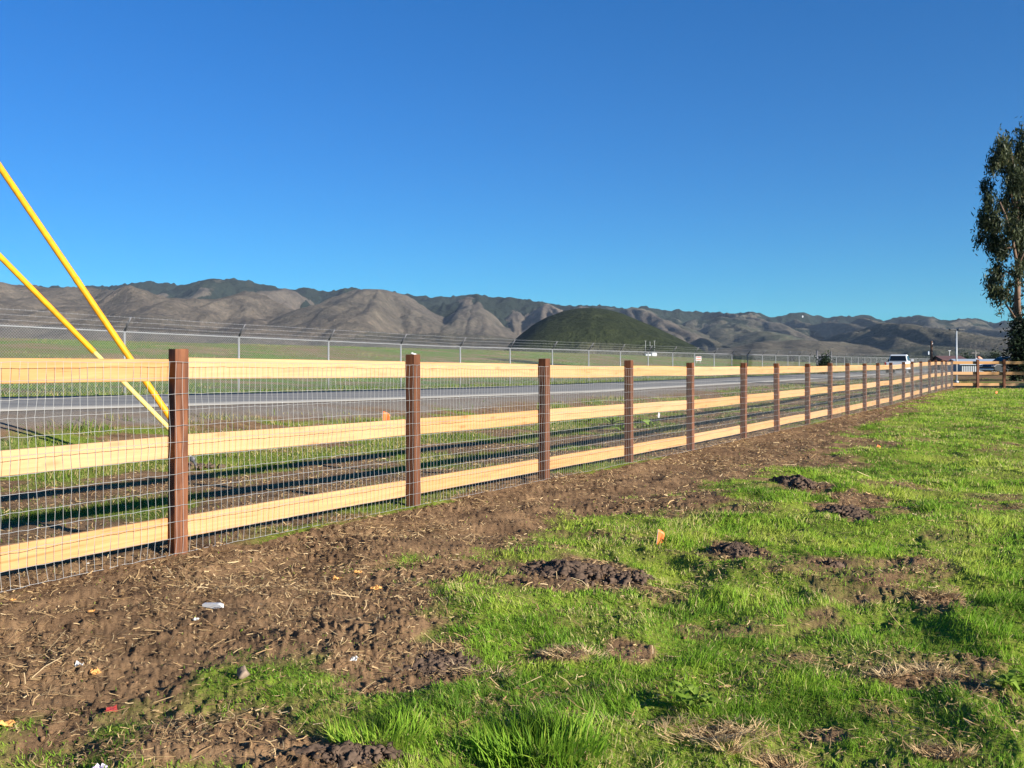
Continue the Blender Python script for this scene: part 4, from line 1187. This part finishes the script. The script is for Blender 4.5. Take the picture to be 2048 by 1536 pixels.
# ------------------------------------------------------------------ poles, lamp, windsock
M['lamp_metal'] = plain("painted_lamp_pole", (.32, .34, .36), .45, .1, .05)
M['dark_metal'] = plain("dark_lamp_head", (.03, .032, .035), .5, .2, .1)
M['old_wood'] = plain("weathered_pole", (.085, .048, .032), .85, 0, .3, 6)
M['grey_wood'] = plain("grey_pole", (.16, .145, .13), .85, 0, .2, 6)
zl = 54.0; X = pix(1913, zl); g0 = gz(X, zl); hh = hgt(660, zl) - g0
t = empty("street_lamp", (X, zl, g0), R(0), label="slim pale lamp pole with two dark lamp heads, behind the fence corner", cat="street lamp")
mb = MB(); mb.tube([(0, 0, -.1), (0, 0, hh)], [.05, .042], 12); mb.tube([(0, 0, 0), (0, 0, .12)], .12, 12); mb.build("pole", M['lamp_metal'], t, True)
for s in (-1, 1):
    mb = MB(); mb.bbox((s * .24, 0, hh + .02), (.36, .22, .10), .02); mb.tube([(0, 0, hh - .03), (s * .18, 0, hh + .01)], .03, 6); mb.build("lamp_head", M['dark_metal'], t)
zl = 62.0; X = pix(1863, zl); g0 = gz(X, zl)
t = empty("wooden_pole", (X, zl, g0), label="short dark brown wooden pole right of the white pickup", cat="pole")
mb = MB(); mb.tube([(0, 0, -.3), (0, 0, hgt(682, zl) - g0)], [.085, .075], 12); mb.build("pole", M['old_wood'], t, True)
mb = MB(); mb.bbox((.03, -.085, hgt(687, zl) - g0), (.05, .02, .07), .004); mb.build("plate", M['white'], t)
zl = 150.0; X = pix(1899, zl); g0 = gz(X, zl)
t = empty("thin_mast", (X, zl, g0), label="thin white mast with a small head behind the reddish shed", cat="mast")
mb = MB(); mb.tube([(0, 0, -.2), (0, 0, hgt(702, zl) - g0)], .045, 8); mb.build("pole", M['white'], t, True)
mb = MB(); mb.bbox((0, 0, hgt(701.5, zl) - g0), (.40, .12, .10), .02); mb.build("mast_head", M['white'], t)
zl = 170.0; X = pix(1951, zl); g0 = gz(X, zl); hh = hgt(701, zl) - g0
t = empty("utility_pole", (X, zl, g0), label="far utility pole with one crossarm left of the windsock", cat="utility pole")
mb = MB(); mb.tube([(0, 0, -.3), (0, 0, hh)], [.16, .12], 8); mb.build("pole", M['grey_wood'], t, True)
mb = MB(); mb.box((0, 0, hh - .45), (1.5, .1, .12)); mb.build("crossarm", M['grey_wood'], t)
for s in (-.65, 0.3, .65):
    mb = MB(); mb.tube([(s, 0, hh - .4), (s, 0, hh - .2)], .05, 6); mb.build("insulator", M['dark_metal'], t)
zl = 130.0; X = pix(1953.5, zl); g0 = gz(X, zl); hh = hgt(714, zl) - g0
t = empty("windsock", (X, zl, g0), label="small faded orange windsock on a pole above the cross fence", cat="windsock")
mb = MB(); mb.tube([(0, 0, 0), (0, 0, hh)], .05, 8); mb.build("pole", M['white'], t, True)
M['faded_orange'] = plain("faded_orange_cloth", (.62, .26, .17), .8, 0, .1)
mb = MB(); mb.tube([(.05, 0, hh - .08), (.35, 0, hh - .12), (.75, 0, hh - .32)], [.22, .19, .12], 10, False); o = mb.build("sock", M['faded_orange'], t, True); o.modifiers.new("thick", 'SOLIDIFY').thickness = .01
mb = MB(); mb.bbox((-.06, 0, hh - .35), (.30, .25, .35), .05); mb.build("equipment_box", M['white'], t)

# ------------------------------------------------------------------ buildings
M['red_roof'] = plain("rust_red_roof", (.11, .055, .048), .8, 0, .15, 1)
M['brown_wall'] = plain("brown_wall", (.13, .085, .07), .9, 0, .15, 1)
M['pale_wall'] = plain("pale_metal_siding", (.27, .29, .30), .6, .1, .1, .6)
M['pale_roof'] = plain("pale_metal_roof", (.33, .38, .43), .45, .2, .08, .5)
def building(loc, rz, L, D, hw, hr, wall, roof, label, nwin, ridges=0, name="shed"):
    t = empty(name, loc, rz, label=label, cat="building")
    mb = MB(); mb.box((0, 0, hw / 2 - .2), (L, D, hw + .4)); 
    if ridges:
        for k in range(ridges): mb.box((-L / 2 + (k + .5) * L / ridges, -D / 2 - .03, hw / 2), (.10, .06, hw))
    mb.add([(-L / 2, -D / 2, hw), (-L / 2, D / 2, hw), (-L / 2, 0, hr - .05), (L / 2, -D / 2, hw), (L / 2, D / 2, hw), (L / 2, 0, hr - .05)], [(0, 1, 2), (3, 5, 4), (0, 2, 5, 3), (1, 4, 5, 2)])
    mb.build("wall", wall, t)
    e = .35; mb = MB()
    for s in (-1, 1):
        a = [(-L / 2 - e, s * (D / 2 + e), hw - .12), (L / 2 + e, s * (D / 2 + e), hw - .12), (L / 2 + e, 0, hr), (-L / 2 - e, 0, hr)]
        mb.add(a + [(x, y, z + .10) for x, y, z in a], [(0, 1, 2, 3), (4, 7, 6, 5), (0, 4, 5, 1), (1, 5, 6, 2), (2, 6, 7, 3), (3, 7, 4, 0)])
    mb.build("roof", roof, t)
    for k in range(nwin):
        x = -L / 2 + (k + .5) * L / nwin
        f = MB(); f.box((x, -D / 2 - .04, hw * .58), (1.0, .07, .9)); f = f.build("window", M['white'], t)
        f2 = MB(); f2.box((x, -D / 2 - .085, hw * .58), (.84, .03, .74)); f2.build("pane", M['glass'], f)
    d = MB(); d.box((L * .22, -D / 2 - .05, hw * .38), (1.0, .08, hw * .74)); d.build("door", M['dark_metal'], t)
    return t
zb = 135.0; X = pix(1896, zb); building((X, zb, gz(X, zb)), R(-6), 2.9, 5, 1.6, hgt(713, zb) - gz(X, zb), M['brown_wall'], M['red_roof'], "small shed with a rust-red roof behind the lamp pole", 1)
zb = 112.0; X = pix(1962, zb); g0 = gz(X, zb); building((X, zb, g0), R(-2), 6.6, 4.0, 1.12, hgt(719.5, zb) - g0, M['pale_wall'], M['pale_roof'], "long low building with pale ribbed siding and bluish roof beyond the cross fence", 0, 26, "long_shed")

# ------------------------------------------------------------------ the screened gate in the chain-link fence, airfield bits
M['screen'] = plain("dark_gate_screen", (.012, .016, .022), .9, 0, .3, 6)
gx, gy = wp(gw0, PC)
t = empty("screened_gate", (gx, gy, float(road_z(gw0))), FENCE_RZ, label="gate with dark screen in the chain-link fence", cat="gate")
gl = gw1 - gw0
for q in (0, gl):
    mb = MB(); mb.tube([(q, 0, -.3), (q, 0, 2.45)], .09, 10); mb.build("gate_post", M['dull_steel'], t, True)
mb = MB()
for z in (.15, 1.95): mb.tube([(.12, 0, z), (gl - .12, 0, z)], .04, 8)
for q in np.linspace(.14, gl - .14, 4): mb.tube([(q, 0, .15), (q, 0, 1.95)], .035, 8)
mb.build("gate_frame", M['dull_steel'], t, True)
mb = MB(); mb.box((gl / 2, .05, 1.05), (gl - .3, .015, 1.78)); mb.build("screen", M['screen'], t)
M['marker_red'] = plain("marker_red", (.55, .12, .07), .6, 0, .1)
zm = 130.0; X = pix(1397, zm); g0 = gz(X, zm)
t = empty("runway_marker", (X, zm, g0), R(10), label="small orange and white marker board on the airfield", cat="marker board")
mb = MB(); mb.tube([(-.25, 0, 0), (-.25, 0, .4)], .03, 6); mb.tube([(.25, 0, 0), (.25, 0, .4)], .03, 6); mb.build("leg", M['white'], t)
zt_, zb_ = hgt(713, zm) - g0, .3
mb = MB(); mb.bbox((0, 0, (zt_ + zb_) / 2), (.85, .06, zt_ - zb_), .01); mb.build("board", M['white'], t)
mb = MB(); mb.box((0, -.04, zb_ + (zt_ - zb_) * .78), (.7, .02, (zt_ - zb_) * .26)); mb.box((0, -.04, zb_ + (zt_ - zb_) * .3), (.7, .02, (zt_ - zb_) * .26)); mb.build("panel", M['marker_red'], t)
zh = 420.0; X = pix(1300, zh); g0 = gz(X, zh)
t = empty("airfield_hut", (X, zh, g0), R(4), label="tiny white hut on the airfield below the green hill", cat="hut")
hh = max(1.5, hgt(708, zh) - g0)
mb = MB(); mb.box((-.9, 0, hh / 2), (2.4, 2, hh)); mb.box((1.9, 0, hh / 2 + .3), (2.2, 2, hh + .6)); mb.build("wall", M['white'], t)
mb = MB(); mb.box((-.9, 0, hh + .06), (2.7, 2.3, .1)); mb.box((1.9, 0, hh + .67), (2.5, 2.3, .12)); mb.build("roof", M['pale_roof'], t)
mb = MB(); mb.box((-.9, -1.03, hh * .45), (.8, .05, hh * .8)); mb.build("door", M['dark_metal'], t)
for k, (px, top) in enumerate([(1291, 682), (1300, 684), (1309, 682)]):
    zq = 640.0; X = pix(px, zq); g0 = gz(X, zq) if zq < 600 else 2.0
    t = empty("light_mast", (X, zq, g0), label=["pale mast, leftmost of three before the green hill", "pale mast, middle of three before the green hill", "pale mast, rightmost of three before the green hill"][k], cat="mast", group="masts before the green hill")
    hh = hgt(top, zq) - g0
    mb = MB(); mb.tube([(0, 0, -1), (0, 0, hh)], [.30, .16], 6); mb.build("pole", M['galv'], t)
    mb = MB(); mb.bbox((0, 0, hh), (1.2, .4, .3), .05); mb.build("lamp_bar", M['galv'], t)
for k, (px, py, s) in enumerate([(1605, 631, 6), (1857, 704, 2.6)]):
    zq = [4150, 1800][k]
    X = pix(px, zq)
    t = empty("hill_house", (X, zq, hgt(py + 2, zq) - 6), R(20), label=["tiny white building high on a far wooded hilltop", "tiny pale house at the foot of the hills above the pickup"][k], cat="building")
    mb = MB(); mb.box((0, 0, 5), (s, s * .6, 7 if k == 0 else 5)); mb.build("wall", M['pale_wall'], t)
    mb = MB(); zt = 8 if k == 0 else 7.5; mb.prism([(-s * .55, zt), (s * .55, zt), (0, zt + 2.5)], -s * .33, s * .33); mb.build("roof", M['pale_roof'], t)

# ------------------------------------------------------------------ trees
M['bark'] = plain("peeling_bark", (.13, .08, .052), .9, 0, .45, 3)
M['gum_leaf'] = m_leaf("gum_leaves", [(.012, .018, .010), (.026, .036, .017), (.048, .060, .028), (.085, .095, .042), (.14, .11, .045)], .25, rough=.45)
M['bush_leaf'] = m_leaf("bush_leaves", [(.012, .02, .012), (.025, .04, .018), (.05, .07, .028)], .2, rough=.5)

def leaf_cloud(name, C, n, L, W, seed, mat, parent, droop=.6, clump=.5, base_tint=.45, **k):
    """C: list of (centre, radii, weight); leaves hang in small sprays, with gaps between the sprays"""
    G = np.random.default_rng(seed); wts = np.array([c[2] for c in C], float); wts /= wts.sum()
    ns = max(4, n // 36)
    which = G.choice(len(C), ns, p=wts)
    cen = np.array([c[0] for c in C]); rad = np.array([c[1] for c in C])
    d = G.normal(0, 1, (ns, 3)); d /= np.linalg.norm(d, axis=1, keepdims=True)
    d *= (G.uniform(0.15, 1, (ns, 1)) ** (1 / 2.6))
    S = cen[which] + d * rad[which]
    st = np.clip(G.normal(base_tint, .16, ns), 0, 1)
    P = np.repeat(S, 36, 0) + G.normal(0, 1, (ns * 36, 3)) * clump * np.repeat(G.uniform(.6, 1.5, (ns, 1)), 36, 0) * np.array([1, 1, 1.7])
    tint = np.clip(np.repeat(st, 36) + G.normal(0, .12, len(P)), 0, 1); n = len(P)
    a = G.uniform(0, 6.283, n); el = -droop + G.normal(0, .45, n)
    u = np.stack([np.cos(a) * np.cos(el), np.sin(a) * np.cos(el), np.sin(el)], 1)
    v = np.cross(u, G.normal(0, 1, (n, 3))); v /= np.linalg.norm(v, axis=1, keepdims=True)
    l = (L * G.uniform(.6, 1.3, n))[:, None]; w = (W * G.uniform(.7, 1.3, n))[:, None]
    V = np.stack([P - u * l * .5, P + v * w * .5, P + u * l * .5, P - v * w * .5], 1).reshape(-1, 3)
    me = np_mesh(name, V, [np.arange(n)[:, None] * 4 + np.array([[0, 1, 2, 3]])]); attr(me, "tint", np.repeat(tint, 4))
    return link(name, me, mat, parent, **k)

ZT = 62.0
def TP(px, py, dz=0): return Vector((pix(px, ZT) , dz, hgt(py, ZT)))
def gum_tree(px, trunk, limbs, clumps, n, label, seed, r0=.26, dz=0):
    X = pix(px, ZT); base = Vector((X, 0, 0)); g0 = gz(X, ZT + dz)
    t = empty("eucalyptus_tree", (X, ZT + dz, g0), label=label, cat="tree", group="tall eucalyptus trees at the right edge")
    off = Vector((X, 0, g0)); random.seed(seed)
    mb = MB(); pts = [TP(*q) - off for q in trunk]; k = len(pts)
    mb.tube(pts, [r0 * (1 - .72 * i / (k - 1)) for i in range(k)], 10); tr = mb.build("trunk", M['bark'], t, True)
    for L in limbs:
        pts = [TP(q[0], q[1], q[2] if len(q) > 2 else random.uniform(-.8, .8) * (i > 0)) - off for i, q in enumerate(L)]
        mb = MB(); mb.tube(pts, [.09 * (1 - .7 * i / (len(pts) - 1)) for i in range(len(pts))], 7); mb.build("limb", M['bark'], t, True)
    C = []
    for (x, y, rx, ry) in clumps:
        s = ZT / F
        C.append((tuple(TP(x, y, random.uniform(-1.2, 1.2)) - off), (rx * s * .92, max(rx, ry) * s * .8, ry * s * .92), rx * ry))
    leaf_cloud("crown", C, n, .34, .085, seed, M['gum_leaf'], t, .9, .17)
    return t
gum_tree(2033, [(2034, 790), (2034, 640), (2036, 540), (2034, 440), (2030, 360), (2022, 300)], [[(2035, 520), (2050, 470), (2060, 420)], [(2033, 430), (2012, 380), (2000, 340)], [(2032, 400), (2048, 350), (2055, 300)], [(2034, 480), (2020, 450), (2008, 420)]],
         [(2000, 285, 14, 15), (1990, 305, 9, 16), (1984, 333, 11, 15), (2001, 328, 15, 20), (1995, 365, 12, 17), (1994, 392, 10, 13), (2011, 378, 16, 22), (2018, 298, 14, 24), (2021, 345, 17, 24), (2006, 412, 12, 14), (2044, 285, 14, 26), (2038, 330, 15, 26), (2031, 390, 17, 26), (2043, 430, 16, 30), (2020, 438, 14, 20), (2012, 470, 11, 15), (2030, 488, 13, 20), (2044, 522, 9, 20), (2024, 528, 7, 12), (2058, 340, 20, 60), (2062, 430, 20, 50), (2046, 580, 9, 22), (2040, 615, 9, 18)],
         12500, "tall eucalyptus with bare pale trunk, its top at the right edge", 701)
gum_tree(2013, [(2016, 770), (2015, 650), (2011, 590), (2009, 530), (2000, 480), (1988, 440), (1976, 412)], [[(2012, 645), (1995, 610), (1984, 585), (1970, 578)], [(2010, 560), (1996, 545), (1984, 560)], [(2004, 500), (1982, 500), (1965, 492)], [(2010, 540), (2018, 500), (2024, 470)]],
         [(1968, 420, 8, 12), (1962, 445, 10, 14), (1976, 448, 12, 18), (1954, 478, 8, 12), (1970, 488, 14, 15), (1985, 470, 12, 18), (1990, 504, 12, 15), (1974, 510, 8, 9), (1982, 546, 9, 13), (1997, 558, 7, 13), (1962, 571, 9, 7), (1953, 592, 6, 11), (1967, 598, 8, 12), (1974, 622, 5, 10), (1985, 583, 7, 9), (2004, 480, 9, 12)],
         6500, "slimmer leaning eucalyptus with drooping sprays, left of the tallest trunk", 702, .17, -1.5)
gum_tree(2085, [(2086, 790), (2088, 600), (2084, 440), (2080, 330)], [[(2086, 520), (2070, 460), (2062, 400)], [(2085, 470), (2100, 420), (2110, 380)]],
         [(2080, 300, 34, 50), (2075, 380, 36, 60), (2100, 360, 40, 60), (2084, 460, 40, 60), (2110, 470, 36, 70), (2075, 540, 26, 46), (2100, 580, 36, 60)], 5000, "eucalyptus cut off by the photo's right edge, beside the tallest trunk", 703, .26, 1.0)
# a tree of the same row stands outside the frame; its shade lies on the cross fence
def shade_tree():
    X, Y = 43.6, 31.0; g0 = gz(X, Y)
    t = empty("eucalyptus_tree", (X, Y, g0), label="broad eucalyptus standing outside the photo, shading the right end of the cross fence", cat="tree", group="tall eucalyptus trees at the right edge")
    mb = MB(); mb.tube([(0, 0, -.3), (.1, 0, 3), (.3, .1, 6), (.2, 0, 9.5)], [.3, .25, .18, .06], 10); mb.build("trunk", M['bark'], t, True)
    random.seed(9)
    C = [((random.uniform(-2.2, 2.2), random.uniform(-2.2, 2.2), random.uniform(2.2, 11)), (1.6, 1.6, 1.5), 1) for _ in range(26)]
    leaf_cloud("crown", C, 26000, .42, .16, 77, M['gum_leaf'], t, .9, .4)
shade_tree()
def bush(px, py_top, rx_px, z, label, seed, n, mat, base=.35, L=.22, name="bush", group=None, cat="bush"):
    X = pix(px, z); g0 = gz(X, z); h = hgt(py_top, z) - g0; rx = rx_px / F * z
    t = empty(name, (X, z, g0), label=label, cat=cat, group=group); random.seed(seed)
    mb = MB()
    for k in range(5): mb.tube([(random.uniform(-.1, .1), random.uniform(-.1, .1), -.1), (random.uniform(-.5, .5) * rx, random.uniform(-.5, .5) * rx, h * .6)], [.06, .02], 6)
    mb.build("stem", M['bark'], t, True)
    C = [((random.uniform(-.55, .55) * rx, random.uniform(-.5, .5) * rx, h * random.uniform(.2, .78)), (rx * .5, rx * .5, h * .24), 1) for _ in range(9)] + [((0, 0, h * .4), (rx * .85, rx * .85, h * .42), 4)]
    leaf_cloud("foliage", C, n, L, L * .45, seed, mat, t, .2, L * .9, base)
    return t
bush(2040, 630, 34, ZT - 3, "dark dense bush at the foot of the tall eucalyptus trees", 801, 7000, M['bush_leaf'], .25, .24)
bush(2090, 600, 40, ZT - 1, "second dark bush right of the first, cut by the right edge", 802, 5000, M['bush_leaf'], .25, .26)
DK = "dark shrubs on the far side of the road and field"
bush(1648, 713, 10, 88.0, "dark shrub behind the screened gate", 803, 1500, M['bush_leaf'], .3, .26, group=DK)
bush(1300, 694, 10, 600.0, "dark clump of cypress below the three masts", 804, 1500, M['bush_leaf'], .3, 1.2, group=DK)
bush(1985, 707, 22, 260.0, "low dark thicket beyond the pale long building", 805, 1500, M['bush_leaf'], .35, .6, group=DK)
bush(1930, 712, 14, 300.0, "dark scrub left of the far utility pole", 806, 1200, M['bush_leaf'], .35, .6, group=DK)

# ------------------------------------------------------------------ the air itself
HAZE = 2.2e-5
mb = MB(); mb.box((0, 3600, 225), (26000, 8600, 494))
hm = bpy.data.materials.new("haze"); hm.use_nodes = True; ht = hm.node_tree; ht.nodes.clear()
ho = ht.nodes.new("ShaderNodeOutputMaterial"); hv = ht.nodes.new("ShaderNodeVolumePrincipled")
hv.inputs["Color"].default_value = (.62, .78, 1, 1); hv.inputs["Density"].default_value = HAZE; hv.inputs["Anisotropy"].default_value = 0
ht.links.new(hv.outputs[0], ho.inputs["Volume"])
mb.build("haze", hm, kind='stuff', label="thin blue air in front of the hills", cat="haze")
